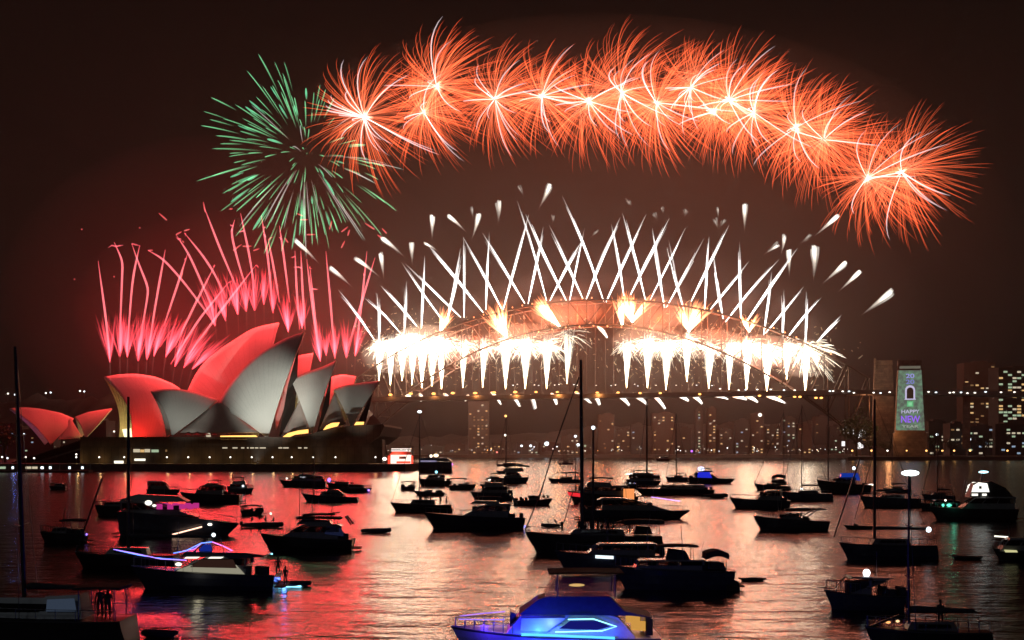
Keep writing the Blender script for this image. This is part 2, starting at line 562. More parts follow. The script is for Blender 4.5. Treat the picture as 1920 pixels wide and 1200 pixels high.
# glass walls under the mouths
def glasswall(hall, pts, off):
    P = [hall.pt(x, y, o) for (x, y), o in zip(pts, off)]
    me = bpy.data.meshes.new("glass_wall")
    me.from_pydata([tuple(p) for p in P], [], [tuple(range(len(P)))])
    o = link_mesh("glass_wall", me, M_glass)
    o.modifiers.new("thickness", 'SOLIDIFY').thickness = .3
    return pop(o)
glasswall(near, [(560, 650), (540, 725), (524, 818), (548, 818), (556, 735)], (0, 6, 13, 6, 1))
glasswall(near, [(622, 700), (608, 755), (595, 812), (612, 808), (618, 750)], (0, 5, 11, 5, 1))
glasswall(near, [(700, 728), (682, 770), (668, 799), (684, 796), (694, 760)], (0, 5, 9, 4, 1))
# podium
pod = MB()
zt = CAM_H + (HZ - 824) / F * 668
pod.plate([(xat(150, 652), 652), (xat(690, 655), 655), (xat(716, 662), 664), (xat(722, 690), 690), (xat(700, 770), 775), (xat(640, 810), 810), (xat(150, 800), 800)], 3.6, zt)
pop(pod.build("podium", M_conc))
pod = MB()                                                         # raised prow under the harbour end
prow = [(510, 832), (560, 822), (610, 808), (660, 799), (722, 796), (724, 800), (716, 818), (694, 834)]
pod.prism([((p[0] - 960) / F * 664, CAM_H + (HZ - p[1]) / F * 664) for p in prow], 654, 760)
pop(pod.build("podium_prow", M_conc))
st = MB()                                                          # monumental steps at the left
for k in range(24):
    f = k / 24
    st.box((xat(62 + 88 * f + 45, 690), 715, 3.6 + (zt - 3.6) * (f + 1 / 24) / 2), ((88 - 88 * f) / F * 690 + 8, 90, (zt - 3.6) * (f + 1 / 24)))
pop(st.build("steps", M_conc))
hr = MB()
for off in (0, .5):
    hr.bar(at(60, 870, 660) + Vector((0, 0, off)), at(152, 842, 660) + Vector((0, 0, off)), .12)
for k in range(9):
    hr.bar(at(60 + 11.5 * k, 872 - 3.5 * k, 660), at(60 + 11.5 * k, 869 - 3.5 * k, 660), .08)
pop(hr.build("stair_rail", M_post))
par = MB()
par.box(((xat(150, 651) + xat(690, 651)) / 2, 651.4, zt + .6), (xat(690, 651) - xat(150, 651), .5, 1.2))
pop(par.build("parapet", M_conc))
# glowing foyers below the shells
def strip(pts, D, mat, name="foyer_window", depth=2.0):
    m = MB()
    m.prism([((x - 960) / F * D, CAM_H + (HZ - y) / F * D) for x, y in pts], D, D + depth)
    return pop(m.build(name, mat))
strip([(413, 817), (478, 816), (486, 823), (413, 825)], 672, G_amber)
strip([(529, 820), (540, 812), (560, 807), (577, 805), (577, 812), (552, 815), (536, 822)], 653.2, G_amber)
strip([(606, 806), (612, 798), (622, 793), (636, 792), (632, 799), (620, 802)], 652.8, G_amber)
strip([(664, 797), (668, 791), (682, 791), (681, 796)], 652.4, G_amber)
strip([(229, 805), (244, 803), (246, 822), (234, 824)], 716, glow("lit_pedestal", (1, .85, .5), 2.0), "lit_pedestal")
strip([(386, 813), (390, 806), (394, 818), (387, 824)], 668, G_win[1], "foyer_window")
# window strips in the podium wall
for x0, x1, y0, y1, g in ((238, 242, 842, 848, 2), (250, 262, 842, 848, 1), (263, 270, 843, 848, 0), (271, 281, 842, 848, 1), (284, 297, 843, 848, 2), (310, 313, 843, 847, 4)):
    strip([(x0, y0), (x1, y0), (x1, y1), (x0, y1)], 651.2, G_win[g], "window", .4)
for x0, x1 in ((417, 426), (436, 445), (452, 458), (463, 466), (469, 476), (478, 484), (487, 498), (522, 529), (531, 541), (559, 565), (570, 576)):
    strip([(x0, 838.6), (x1, 838.6), (x1, 841), (x0, 841)], 651.2, G_win[1], "window", .4)
for x0, x1, y0, y1 in ((214, 231, 864, 869), (252, 272, 860, 864)):
    strip([(x0, y0), (x1, y0), (x1, y1), (x0, y1)], 650.4, glow("kiosk_light", (1, .95, .75), 1.6), "doorway", .6)
# floodlights
def flood(px, py, D, aim, col, p, spot=70, r=1.0):
    l = lamp("floodlight", at(px, py, D), col, p, r, None, 'SPOT', spot, aim, .8)
    return l
GREY = (.94, .98, .90)
def rfl(px, py, D, ax, ay, aD, col, p, spot):
    flood(px, py, D, at(ax, ay, aD), col, p, spot)
rfl(330, 868, 540, 350, 766, 676, GREY, 2.3e5, 14)
rfl(480, 868, 520, 509, 746, 682, GREY, 9.5e5, 18.2)
rfl(600, 868, 540, 592, 745, 696, GREY, 3.4e5, 14)
rfl(690, 868, 550, 668, 755, 705, GREY, 1.6e5, 10)
REDC = (1.0, .022, .014)
rfl(255, 812, 690, 262, 740, 735, REDC, 1.0e4, 130)
rfl(330, 752, 690, 300, 735, 738, REDC, 1.0e4, 120)
rfl(395, 722, 690, 440, 670, 745, REDC, 2.1e4, 120)
rfl(445, 640, 700, 475, 650, 748, REDC, 1.3e4, 110)
rfl(560, 690, 715, 565, 676, 752, REDC, 8.0e3, 120)
rfl(640, 712, 725, 645, 711, 765, REDC, 6.0e3, 120)
rfl(70, 846, 668, 88, 785, 708, REDC, 1.7e4, 62)
rfl(185, 846, 668, 172, 785, 713, REDC, 1.0e4, 56)
YEL = (1, .82, .30)
lamp("uplight", at(233, 815, 722), YEL, 5.0e3, .6)
lamp("uplight", at(537, 792, 704), YEL, 1.6e3, .5)
lamp("uplight", at(609, 786, 706), YEL, 1.2e3, .5)

# lamps along the boardwalk wall
proto = None
k = 0
for px in list(range(186, 235, 47)) + [313, 353, 393, 432, 472, 511, 547, 587, 629, 704] + [143]:
    x = xat(px, 646)
    if proto is None:
        proto = empty("boardwalk_lamp", (x, 646, 3.6), 0, "x", "lamp", "boardwalk lamps")
        m = MB(); m.bar((0, 0, 0), (0, 0, 2.7), .09); m.bar((0, 0, 2.7), (0, 0, 2.85), .25); m.build("post", M_post, proto)
        m = MB(); m.ball((0, 0, 3.2), .42); m.build("globe", G_white, proto, True)
        o = proto
    else:
        o = proto.copy(); COL.objects.link(o)
        for ch in list(proto.children):
            if ch.type == 'LIGHT': continue
            c2 = ch.copy(); COL.objects.link(c2); c2.parent = o
    o.location = (x, 646, 3.6)
    lamp("lamp_light", Vector((x, 648.5, 5.2)), (1, .62, .22), 330, .4, o)
bl = sorted([o for o in COL.objects if o.get("category") == "lamp" and o.get("group") == "boardwalk lamps"], key=lambda o: o.location.x)
for i, o in enumerate(bl):
    o["label"] = "white globe lamp on the opera house boardwalk, %s from the left of its row" % nth(i + 1)

# red and white lit stall and its neighbours on the quay tip
stall = empty("market_stall", at(752, 868, 645), 0, "red and white lit tent stall on the tip of the quay", "stall")
stall.location.z = 3.6
m = MB(); m.box((0, 0, 2.2), (10, 6, 4.4)); m.build("body", glow("stall_white", (1, .74, .62), 1.6), stall)
m = MB(); m.prism([(-5.6, 4.5), (5.6, 4.5), (4.0, 6.0), (-4.0, 6.0)], -3.4, 3.4); m.build("roof", paint("stall_roof", (.3, .06, .05), .7), stall)
m = MB()
for z in (6.4, 7.4): m.bar((-4.6, -3.5, z), (5.2, -3.5, z), .22)
m.build("light_strip", glow("strip_white", (1, .86, .8), 1.8), stall)
m = MB()
for x in (-5.8, 5.8): m.box((x, -3.2, 2.0), (1.0, .6, 4.0))
m.box((1.5, -3.3, .7), (7, .3, 1.0))
m.build("red_panel", glow("stall_red", (1, .06, .03), 1.8), stall)
m = MB(); m.box((1.0, -3.2, 3.0), (3.4, .2, 1.2)); m.build("counter_window", M_dark, stall)
m = MB(); m.bar((-9, 0, -.2), (-9, 0, 9), .1); 
m.build("pole", M_post, stall)
m = MB(); m.ball((-8, -3, 2.4), 1.1, 1, 1, .8); m.build("spotlight", G_white, stall)
lamp("stall_light", stall.location + Vector((-2, -6, 4)), (1, .18, .1), 5000, 1.0, stall)

# red umbrellas on the forecourt below the long red shell
for i, (px, r_, lab) in enumerate(((352, 1.9, "red forecourt umbrella, nearest the long red shell"), (368, 2.2, "larger red forecourt umbrella, second from the long red shell"), (388, 2.0, "red forecourt umbrella beside the bright white doorway"), (402, 1.7, "small red umbrella nearest the amber foyer window"))):
    u = empty("patio_umbrella", (xat(px, 655), 655, zt), 0, lab, "umbrella", "red umbrellas on the forecourt")
    m = MB(); m.bar((0, 0, 0), (0, 0, 2.6), .07); m.build("pole", M_post, u)
    m = MB(); m.bar((0, 0, 2.3), (0, 0, 3.2), r_, 8, .06); m.build("canopy", paint("red_canvas", (.5, .03, .03), .8), u)
lamp("forecourt_light", at(390, 812, 648), (1, .75, .6), 260, .3)
# ---- the bridge line (used by everything fired from the bridge)
BL = at(660, HZ, 1420); BR = at(1628, HZ, 1225)
def bridge_D(px):
    """distance of the bridge's vertical plane at photo column px"""
    k = (px - 960) / F
    dx, dy = BR.x - BL.x, BR.y - BL.y
    t = (k * BL.y - BL.x) / (dx - k * dy)
    return BL.y + t * dy

# ================================================================== HARBOUR BRIDGE
M_steel = paint("bridge_steel", (.10, .075, .06), .6, metal=.2, var=.25, scale=.2)
bridge = empty("arch_bridge", (BL + BR) / 2, 0, "long steel arch bridge glowing orange behind the fireworks", "bridge")
bd = (BR - BL); bd.z = 0; SPAN = bd.length; bu = bd.normalized(); bn_ = Vector((bu.y, -bu.x, 0))
ZD = 66.0
def bp(t, z, off=0.0):
    """point of the bridge: t along the span 0..1, height, metres towards the viewer"""
    p = BL + bd * t + bn_ * off
    return Vector((p.x, p.y, z)) - bridge.location
def top_z(t): u = 2 * t - 1; return 162 - 74 * u * u - 10 * u ** 4
def low_z(t): u = 2 * t - 1; return 137 - 125 * u * u
NP = 28
for side_off, nm in ((15.0, "near"), (-15.0, "far")):
    tc, tl, tw = Tubes(4), Tubes(4), Tubes(4)
    T = np.linspace(0, 1, NP + 1)
    tc.add([bp(t, top_z(t), side_off) for t in T], .95)
    tl.add([bp(t, low_z(t), side_off) for t in T], 1.0)
    for i, t in enumerate(T):
        tw.add([bp(t, top_z(t), side_off), bp(t, low_z(t), side_off)], .6)
        if i < NP:
            a, b = (t, T[i + 1])
            tw.add([bp(a, top_z(a), side_off), bp(b, low_z(b), side_off)] if i < NP / 2 else [bp(b, top_z(b), side_off), bp(a, low_z(a), side_off)], .5)
        if 0 < i < NP and low_z(t) > ZD + 4:
            Tubes(4).add([bp(t, low_z(t), side_off), bp(t, ZD, side_off)], .22).build("hanger", M_steel, bridge)
        elif 0 < i < NP and low_z(t) < ZD - 5:
            Tubes(4).add([bp(t, low_z(t), side_off), bp(t, ZD, side_off)], .3).build("column", M_steel, bridge)
    tc.build("top_chord", M_steel, bridge); tl.build("lower_chord", M_steel, bridge)
    tw.build("truss_web", M_steel, bridge)
cb = Tubes(4)
for t in np.linspace(0, 1, NP + 1):
    cb.add([bp(t, top_z(t), 15), bp(t, top_z(t), -15)], .6)
    cb.add([bp(t, low_z(t), 15), bp(t, low_z(t), -15)], .6)
cb.build("cross_braces", M_steel, bridge)
dk = MB()
def deckpiece(ta, tb_, za, zb):
    v = []
    for z in (0, -4.2):
        for t, zz in ((ta, za), (tb_, zb)):
            for off in (22, -22):
                v.append(dk.bm.verts.new(bp(t, zz + z, off)))
    for f in ((0, 1, 3, 2), (4, 6, 7, 5), (0, 2, 6, 4), (1, 5, 7, 3), (0, 4, 5, 1), (2, 3, 7, 6)):
        dk.bm.faces.new([v[i] for i in f])
deckpiece(-.55, 0.0, 60, ZD); deckpiece(0.0, 1.0, ZD, ZD); deckpiece(1.0, 1.62, ZD, 57)
dk.build("deck", M_steel, bridge)
fn = MB()
for k in range(120):
    ta, tb_ = -.4 + 2.0 * k / 120, -.4 + 2.0 * (k + 1) / 120
    z = lambda t: ZD + 1.6 - max(0, t - 1) * 14.5 - max(0, -t) * 11
    fn.bar(bp(ta, z(ta), 21.6), bp(tb_, z(tb_), 21.6), .16, 4)
    fn.bar(bp(ta, z(ta) - 1.6, 21.6), bp(ta, z(ta), 21.6), .12, 4)
fn.build("railing", M_steel, bridge)
# piers under the approach on the right
for t in (1.16, 1.32, 1.48, 1.60):
    zt_ = ZD - max(0, t - 1) * 14.5 - 4
    p = bp(t, 0, 0)
    pr = MB(); pr.box((p.x, p.y, zt_ / 2 - 1), (7, 26, zt_ + 2), math.atan2(bu.y, bu.x), .8)
    pr.build("pier", M_stone, bridge)
# sodium lamps under the deck and white lamps on it
gs = glow("sodium_box", (1, .42, .10), 3.5)
lam = None
def deck_lamp(px, py, mat, r, name="lamp"):
    D = bridge_D(px) - 24
    p = at(px, py, D) - bridge.location
    m = MB(); m.ball(p, r, 1.5, 1, .8, 8, 5)
    return m.build(name, mat, bridge)
for px, py in ((732, 740), (770, 738), (813, 738), (849, 737), (891, 737), (926, 736), (966, 735), (1005, 735), (1045, 735), (1081, 735), (1120, 736), (1159, 736),
               (1200, 737), (1238, 737), (1312, 739), (1424, 742), (1462, 744), (1490, 744), (1500, 744), (1530, 746), (1540, 746)):
    r = 1.5 if px < 1000 else 1.1
    deck_lamp(px, py, gs, r)
for px in (732, 813, 891, 966, 1045, 1120):
    D = bridge_D(px) - 26
    lamp("sodium_light", at(px, 740, D), (1, .42, .12), 9.0e3, 1.5, bridge)
for i, px in enumerate([1335, 1350, 1385, 1398, 1420, 1445, 1470, 1490, 1528, 1556, 1562, 1580, 1592, 1601, 1638, 1651, 1668, 1741, 1755, 1781, 1788, 1802, 1814, 1828, 1848, 1877, 1902,
                        962, 970, 1002, 1010, 1040, 1048, 1076, 1082, 1118, 1146, 1154, 1190, 1196, 1230, 1268, 1306]):
    y = 722 + (0 if px < 1340 else 6) + (px > 1340) * min(8, (px - 1340) / 40) + rng.normal() * 1.2
    deck_lamp(px, y, G_white if i % 3 else G_cool, .55 if px < 1340 else .75, "street_lamp")
# orange-red lights on the truss
gr = glow("truss_lamp", (1, .30, .12), 4)
for t in np.linspace(.06, .94, 46):
    if rng.random() < .25: continue
    m = MB(); m.ball(bp(t, top_z(t) + 2.2, 15 + rng.normal() * 1), .8, 1, 1, 1, 6, 4); m.build("truss_lamp", gr, bridge)
for t in np.linspace(.3, .7, 16):
    m = MB(); m.ball(bp(t, low_z(t) - 1.5, 16), .85, 1, 1, 1, 6, 4); m.build("truss_lamp", gr, bridge)
for t in np.linspace(.16, .84, 14):
    lamp("truss_light", bp(t, (top_z(t) + low_z(t)) / 2, 0) + bridge.location, (1, .13, .03), 2.6e5 * TRUSS, 3, bridge)

# ---- stone pylons
def pylon(pts_px, D, depth, label, skirt=None):
    """tower with battered sides: rows (y, x0, x1) in photo pixels from base to top"""
    yaw = math.atan2(bu.y, bu.x)
    base = at((pts_px[0][1] + pts_px[0][2]) / 2, pts_px[0][0], D)
    o = empty("bridge_pylon", (base.x, base.y, 2.0), 0, label, "pylon")
    return o, base
z_of = lambda y, D: CAM_H + (HZ - y) / F * D
def tower(o, D, cx, rows, mat, name="shaft", dpt=.62):
    m = MB(); s = D / F
    rings = []
    for y, hw in rows:
        z = z_of(y, D) - o.location.z
        w_ = hw * s; d_ = w_ * dpt
        rings.append([m.bm.verts.new((x * w_, yv * d_, z)) for x, yv in ((-1, -1), (1, -1), (1, 1), (-1, 1))])
    for a, b in zip(rings[:-1], rings[1:]):
        for i in range(4):
            m.bm.faces.new([a[i], a[(i + 1) % 4], b[(i + 1) % 4], b[i]])
    m.bm.faces.new(rings[0][::-1]); m.bm.faces.new(rings[-1])
    return m.build(name, mat, o)
D = 1178
pyl = empty("bridge_pylon", at(1705, HZ, D) - Vector((0, 0, 10)), R(-12), "sandstone bridge pylon with a green projection reading HAPPY NEW", "pylon", "bridge pylons")
tower(pyl, D, 1705, [(862, 28), (810, 26.5), (760, 24), (715, 22.5), (694, 21), (693, 19.5), (686, 19.5), (685, 21), (676, 20.5)], M_stone)
tower(pyl, D, 1705, [(858, 31), (812, 29.5)], M_stone, "base_course", .66)
m = MB(); s = D / F
m.box((-20.2 * s, -10.5 * s, z_of(684, D) - pyl.location.z), (2.6 * s, 2.6 * s, 20 * s)); m.build("corner_turret", M_stone, pyl)
# the projection: a lit panel set into the near face, with its figures and words proud of it
G_pg = None
def proj_mat():
    m, t = mat_new("projected_light")
    out = t.nodes.new("ShaderNodeOutputMaterial"); e = t.nodes.new("ShaderNodeEmission")
    tc = t.nodes.new("ShaderNodeTexCoord"); n = t.nodes.new("ShaderNodeTexNoise"); n.inputs["Scale"].default_value = .28; n.inputs["Detail"].default_value = 3
    r = t.nodes.new("ShaderNodeValToRGB")
    r.color_ramp.elements[0].position = .40; r.color_ramp.elements[0].color = (.10, .115, .095, 1)
    r.color_ramp.elements[1].position = .66; r.color_ramp.elements[1].color = (.15, .27, .17, 1)
    t.links.new(tc.outputs["Object"], n.inputs["Vector"]); t.links.new(n.outputs["Fac"], r.inputs[0]); t.links.new(r.outputs[0], e.inputs[0])
    e.inputs[1].default_value = 1.0
    t.links.new(e.outputs[0], out.inputs[0]); m.cycles.emission_sampling = 'NONE'
    return m
def face_pt(dx, y, out=0.25):
    """dx pixels from the pylon axis at photo row y, on its near face"""
    hw = np.interp(y, [676, 693.9, 694, 715, 760, 810], [20.5, 20.5, 21, 22.5, 24, 26.5])
    return Vector((dx * s, -hw * s * .62 - out, z_of(y, D) - pyl.location.z))
def panel(pts, mat, name, out=.25, par=None):
    me = bpy.data.meshes.new(name)
    me.from_pydata([tuple(face_pt(x, y, out)) for x, y in pts], [], [tuple(range(len(pts)))])
    return link_mesh(name, me, mat, par or pyl)
pan = panel([(-26, 807), (26, 807), (24, 770), (22.6, 740), (20.5, 695), (-20.5, 695), (-22.6, 740), (-24, 770)], proj_mat(), "projection")
panel([(-19, 692), (19, 692), (18.5, 687), (-18.5, 687)], glow("parapet_light", (.13, .12, .09), 1), "lit_parapet")
G_lil = glow("proj_lilac", (.72, .66, .95), .8); G_pur = glow("proj_purple", (.36, .14, 1.0), .95); G_gr = glow("proj_green", (.16, .62, .26), .8); G_drk = glow("proj_dark", (.03, .016, .01), 1)
arch = [(-9, 749)] + [(-9 * math.cos(a), 732 - 9 * math.sin(a)) for a in np.linspace(0, math.pi, 9)] + [(9, 749)]
panel(arch, G_lil, "arch_outline", .35)
arch2 = [(-6, 748)] + [(-6 * math.cos(a), 733 - 6 * math.sin(a)) for a in np.linspace(0, math.pi, 9)] + [(6, 748)]
panel(arch2, G_drk, "arch_opening", .45)
panel([(-10, 750), (10, 750), (10, 748.5), (-10, 748.5)], G_lil, "arch_sill", .5)
panel([(-5.5, 763), (5.5, 763), (5.5, 753), (-5.5, 753)], G_gr, "green_square", .35)
panel([(-3, 761), (3, 761), (3, 755), (-3, 755)], glow("proj_pale", (.3, .75, .4), .9), "green_square_inner", .45)
def words(txt, y, size_px, mat, name, wid=None, out=.45, thick=.0):
    cu = bpy.data.curves.new(name, 'FONT'); cu.body = txt; cu.align_x = 'CENTER'; cu.align_y = 'CENTER'; cu.size = size_px * s * 1.38; cu.offset = thick
    tmp = bpy.data.objects.new("tmp", cu); COL.objects.link(tmp)
    dg = bpy.context.evaluated_depsgraph_get()
    me = bpy.data.meshes.new_from_object(tmp.evaluated_get(dg))
    bpy.data.objects.remove(tmp)
    xs = [v.co.x for v in me.vertices]
    k = (wid * s / (max(xs) - min(xs))) if wid else 1
    for v in me.vertices: v.co.x *= k
    o = link_mesh(name, me, mat, pyl)
    o.rotation_euler = (R(90), 0, 0)
    o.location = face_pt(0, y, out)
    return o
words("20", 706, 8, glow("proj_blue", (.42, .40, .95), .8), "figures", 15, thick=.10)
words("20", 717, 8, glow("proj_blue2", (.30, .30, .85), .7), "figures", 15, thick=.10)
words("HAPPY", 772.5, 7, G_lil, "lettering", 32, thick=.06)
words("NEW", 787, 13, G_pur, "lettering", 34, thick=.16)
words("YEAR", 800, 5, glow("proj_pale2", (.62, .70, .58), .6), "lettering", 30, thick=.05)
lamp("pylon_light", at(1676, 800, D - 18), (1, .42, .16), 1.1e4, 2, pyl)
pyl2 = empty("bridge_pylon", at(1656, HZ, 1262) - Vector((0, 0, 10)), R(-12), "dim brown bridge pylon, left of the projection pylon", "pylon", "bridge pylons")
D2 = 1262
tower(pyl2, D2, 1656, [(862, 22), (740, 18), (694, 16.5), (693, 15.5), (686, 15.5), (685, 16.5), (676, 16)], M_stone)
m = MB(); m.box((-15.5 * D2 / F, -9 * D2 / F, z_of(684, D2) - pyl2.location.z), (2.2, 2.2, 12)); m.build("corner_turret", M_stone, pyl2)
lamp("pylon_light", at(1636, 760, D2 - 30), (1, .38, .16), 2.2e4 * TRUSS, 2, pyl2)
for px, D3, lab in ((650, 1430, "unlit bridge pylon half hidden behind the opera house shells"), (632, 1480, "farther unlit bridge pylon behind the opera house shells")):
    p3 = empty("bridge_pylon", at(px, HZ, D3) - Vector((0, 0, 10)), R(-12), lab, "pylon", "bridge pylons")
    tower(p3, D3, px, [(862, 20), (740, 16), (726, 15), (725, 14), (718, 14), (717, 15), (710, 15)], M_stone)

# ================================================================== CITY
M_bld = [paint("facade_brown", (.03, .022, .018), .8, var=.2, scale=.1), paint("facade_grey", (.022, .022, .022), .8, var=.2, scale=.1), paint("facade_brick", (.04, .022, .015), .85, var=.25, scale=.2)]
WIN_ME = {}
def win_mesh(w_, h_):
    k = (round(w_, 1), round(h_, 1))
    if k not in WIN_ME:
        m = MB(); m.box((0, 0, 0), (w_, .25, h_)); WIN_ME[k] = [None] * len(G_win)
        base = m.mesh("window")
        for g in range(len(G_win)):
            me = base.copy(); me.materials.append(G_win[g]); WIN_ME[k][g] = me
    return WIN_ME[k]
def building(px0, px1, ytop, D, label, lit=.3, fl=3.4, bay=4.5, mat=0, pal=(0, 1, 1, 4, 4), cap=90, setback=False, ybase=None, roofline=True, wsz=(2.2, 1.5)):
    s = D / F
    wdt = (px1 - px0) * s
    cx = (px0 + px1) / 2
    o = empty("apartment_tower" if wdt < (HZ - ytop) * s * .9 else "apartment_block", (xat(cx, D), D, 3.0), rng.normal() * .10, label, "building", "buildings on the far shore")
    H = z_of(ytop, D) - 3.0
    dep = min(26, max(10, wdt * .8))
    m = MB(); m.box((0, dep / 2, H / 2), (wdt, dep, H)); m.build("walls", M_bld[mat], o)
    if roofline:
        m = MB(); m.box((wdt * .1, dep / 2, H + 1.3), (wdt * .45, dep * .5, 2.6)); m.box((0, dep / 2, H + .3), (wdt + .6, dep + .6, .6)); m.build("roof", M_bld[mat], o)
    nb, nf = max(1, int(wdt / bay)), max(1, int((H - 2) / fl))
    cells = [(b, f) for b in range(nb) for f in range(nf) if rng.random() < lit]
    rng.shuffle(cells)
    for b, f in cells[:cap]:
        me = win_mesh(*wsz)[pal[int(rng.random() * len(pal))]]
        q = bpy.data.objects.new("window", me); COL.objects.link(q); q.parent = o
        q.location = ((b + .5) / nb * wdt - wdt / 2, -.16, 2.6 + f * fl)
    return o
building(878, 916, 752, 1470, "tall slim apartment tower under the left part of the bridge deck", .38, pal=(4, 4, 1, 0), mat=0, cap=95)
CITY = [(700, 770, 836, "low terrace just right of the quay stall", .14), (775, 830, 838, "low dark block behind the ferry", .14), (835, 872, 834, "low block left of the slim tower", .18), (924, 962, 831, "low block right of the slim tower", .22),
        (968, 1010, 830, "white lit low block by the main mast forestay", .3), (1016, 1048, 833, "low dim block behind the leaning forestay", .12), (1052, 1086, 818, "squat block left of the tallest black mast", .22), (1092, 1112, 802, "block just right of the tallest black mast", .15),
        (1122, 1152, 778, "mid-rise with a curved row of lights at its top", .14), (1156, 1182, 806, "wide low block with warm windows", .28), (1184, 1206, 796, "narrow block left of the thick far mast", .15), (1224, 1264, 776, "broad mid-rise right of the thick far mast", .26),
        (1268, 1296, 804, "low block between two mid-rises", .2), (1304, 1318, 768, "slender tower, left one of the bright window pair", .55), (1328, 1343, 766, "slender tower, right one of the bright window pair", .55), (1348, 1374, 806, "low dark block right of the slender pair", .15),
        (1378, 1404, 788, "mid-rise with scattered warm windows", .2), (1408, 1432, 776, "mid-rise with a bright white roof sign", .22), (1436, 1462, 800, "low block under the falling comets' right end", .24), (1466, 1492, 784, "mid-rise with yellow green windows", .26),
        (1496, 1522, 796, "block left of the far right bare masts", .24), (1528, 1552, 782, "mid-rise behind the rightmost bare mast", .22), (1556, 1586, 800, "block left of the white-lit tree", .26)]
for i, (a, b_, y, lab, lit) in enumerate(CITY):
    building(a, b_, y, 1490 + 80 * rng.random(), lab, lit, mat=i % 3, pal=((0, 1, 4, 4), (1, 2, 4, 3), (0, 0, 1, 4))[i % 3], cap=48)
for i, (a, b_, y, D, lab, lit, mt, pal) in enumerate([
        (1808, 1866, 681, 1420, "red-brown apartment tower with columns, behind the bridge approach", .2, 2, (0, 4, 4, 1)),
        (1870, 1960, 690, 1400, "bright-windowed apartment slab at the right edge of the bridge approach", .55, 1, (1, 2, 2, 0)),
        (1740, 1775, 790, 1330, "low dark block right of the projection pylon", .3, 1, (1, 2, 4)),
        (1780, 1812, 795, 1300, "low block with one dazzling lamp under the approach", .2, 0, (1, 2, 4)),
        (1816, 1862, 800, 1310, "teal-lit low pavilion under the approach", .22, 1, (3, 2, 1)),
        (1866, 1925, 796, 1300, "white-lit pavilion at the right edge under the approach", .34, 1, (1, 3, 2)),
        (1615, 1660, 788, 1330, "dim block behind the left pylon", .12, 0, (1, 4, 4))]):
    building(a, b_, y, D, lab, lit, mat=mt, pal=pal, cap=90, bay=5, wsz=(3.4, 1.7) if a != 1870 else (4.4, 2.0))
for i, (a, b_, y, lab, lit) in enumerate([(-20, 40, 800, "dim waterfront block at the left edge", .2), (44, 100, 806, "dim waterfront block behind the restaurant shells", .14), (150, 200, 790, "dim block between restaurant and main shells", .1)]):
    building(a, b_, y, 1040, lab, lit, mat=1, pal=(2, 3, 4), cap=30, wsz=(1.6, 1.0))

# shore lamps
def shore_lamp(px, py, D, mat, r, light=None, lab=None, grp=None, ground=3.2):
    z = z_of(py, D)
    o = empty("street_lamp", (xat(px, D), D, ground), 0, lab, "lamp", grp)
    m = MB(); m.bar((0, 0, 0), (0, 0, max(.5, z - ground - r)), .14); m.build("post", M_post, o)
    m = MB(); m.ball((0, 0, z - ground), r, 1, 1, .9, 8, 6); m.build("globe", mat, o, True)
    if light: lamp("lamp_light", Vector((xat(px, D), D - 3, z + 1)), light[0], light[1] * .05, 1, o)
    return o
for i, px in enumerate((1598, 1634, 1664, 1700, 1737, 1767, 1789, 1819, 1889)):
    wm_ = px == 1664
    shore_lamp(px, 845, 1150, G_white if wm_ else G_warm, .9 if px != 1700 else .7, ((1, .5, .15), 2500), "orange street lamp on the right-hand shore, %s from the left of its row" % nth(i + 1) if not wm_ else "white street lamp among the orange ones on the right-hand shore", "lamps on the right-hand shore")
r2 = np.random.default_rng(5)
xs = sorted(list(r2.uniform(715, 1590, 95)))
for i, px in enumerate(xs):
    y = 846 - 6 * r2.random() ** 2
    if r2.random() < .3: y -= 8 * r2.random()
    br = r2.random()
    shore_lamp(px, y, 1445 + 20 * r2.random(), (G_white, G_white, G_cool, G_warm, G_win[1])[int(r2.random() * 5)], .35 + .45 * br ** 3, None, "small lamp on the far shore promenade, standing %s from the left" % nth(i + 1), "lamps on the far shore promenade")
for px, py, r, mat, lab in ((1025, 832, 2.6, G_cool, "dazzling bluish white floodlight mast on the far shore"), (1084, 834, 1.8, G_cool, "greenish white floodlight left of the tallest mast"), (1097, 836, 1.4, G_win[2], "yellow-green floodlight right of the tallest mast"), (978, 836, 1.4, G_cool, "teal-white light left of the dazzling floodlight"),
                            (995, 836, 1.5, G_cool, "second teal-white light beside the dazzling floodlight"), (1297, 846, 1.3, glow("lamp_violet", (.45, .12, 1), 2.5), "violet light on the far shore"), (1079, 818, 1.6, G_cool, "small white sign light above the tallest mast's deck"), (1816, 824, 2.6, G_cool, "dazzling white lamp under the bridge approach"),
                            (1642, 787, 2.2, G_white, "oval white floodlight left of the projection pylon"), (1425, 778, 2.2, G_white, "bright white roof light above the mid-rise"), (1757, 815, 1.3, G_cool, "single white lamp right of the projection pylon")):
    shore_lamp(px, py, 1290 if px > 1600 else 1450, mat, r, None, lab, "floodlights on the far shore")
for i, (px, py) in enumerate(((15, 738), (28, 740), (86, 737), (95, 736), (150, 733), (158, 734))):
    shore_lamp(px, py, 1270, G_cool if i % 2 else G_white, .9, None, "distant mast lamp on the dark left hill, %s from the left" % nth(i + 1), "mast lamps on the left hill", 40)
for i, (px, py, m_) in enumerate(((5, 812, G_win[3]), (32, 817, G_win[1]), (45, 814, G_cool), (4, 857, G_white), (48, 857, G_white), (64, 859, G_white), (120, 829, G_win[1]), (214, 809, G_white), (143, 852, G_white), (14, 859, G_cool))):
    shore_lamp(px, py, 660 if py > 840 else 705, m_, .5, None, "small light on the left forecourt, %s as listed along the quay from the left" % nth(i + 1), "lights on the left forecourt", 3.6)

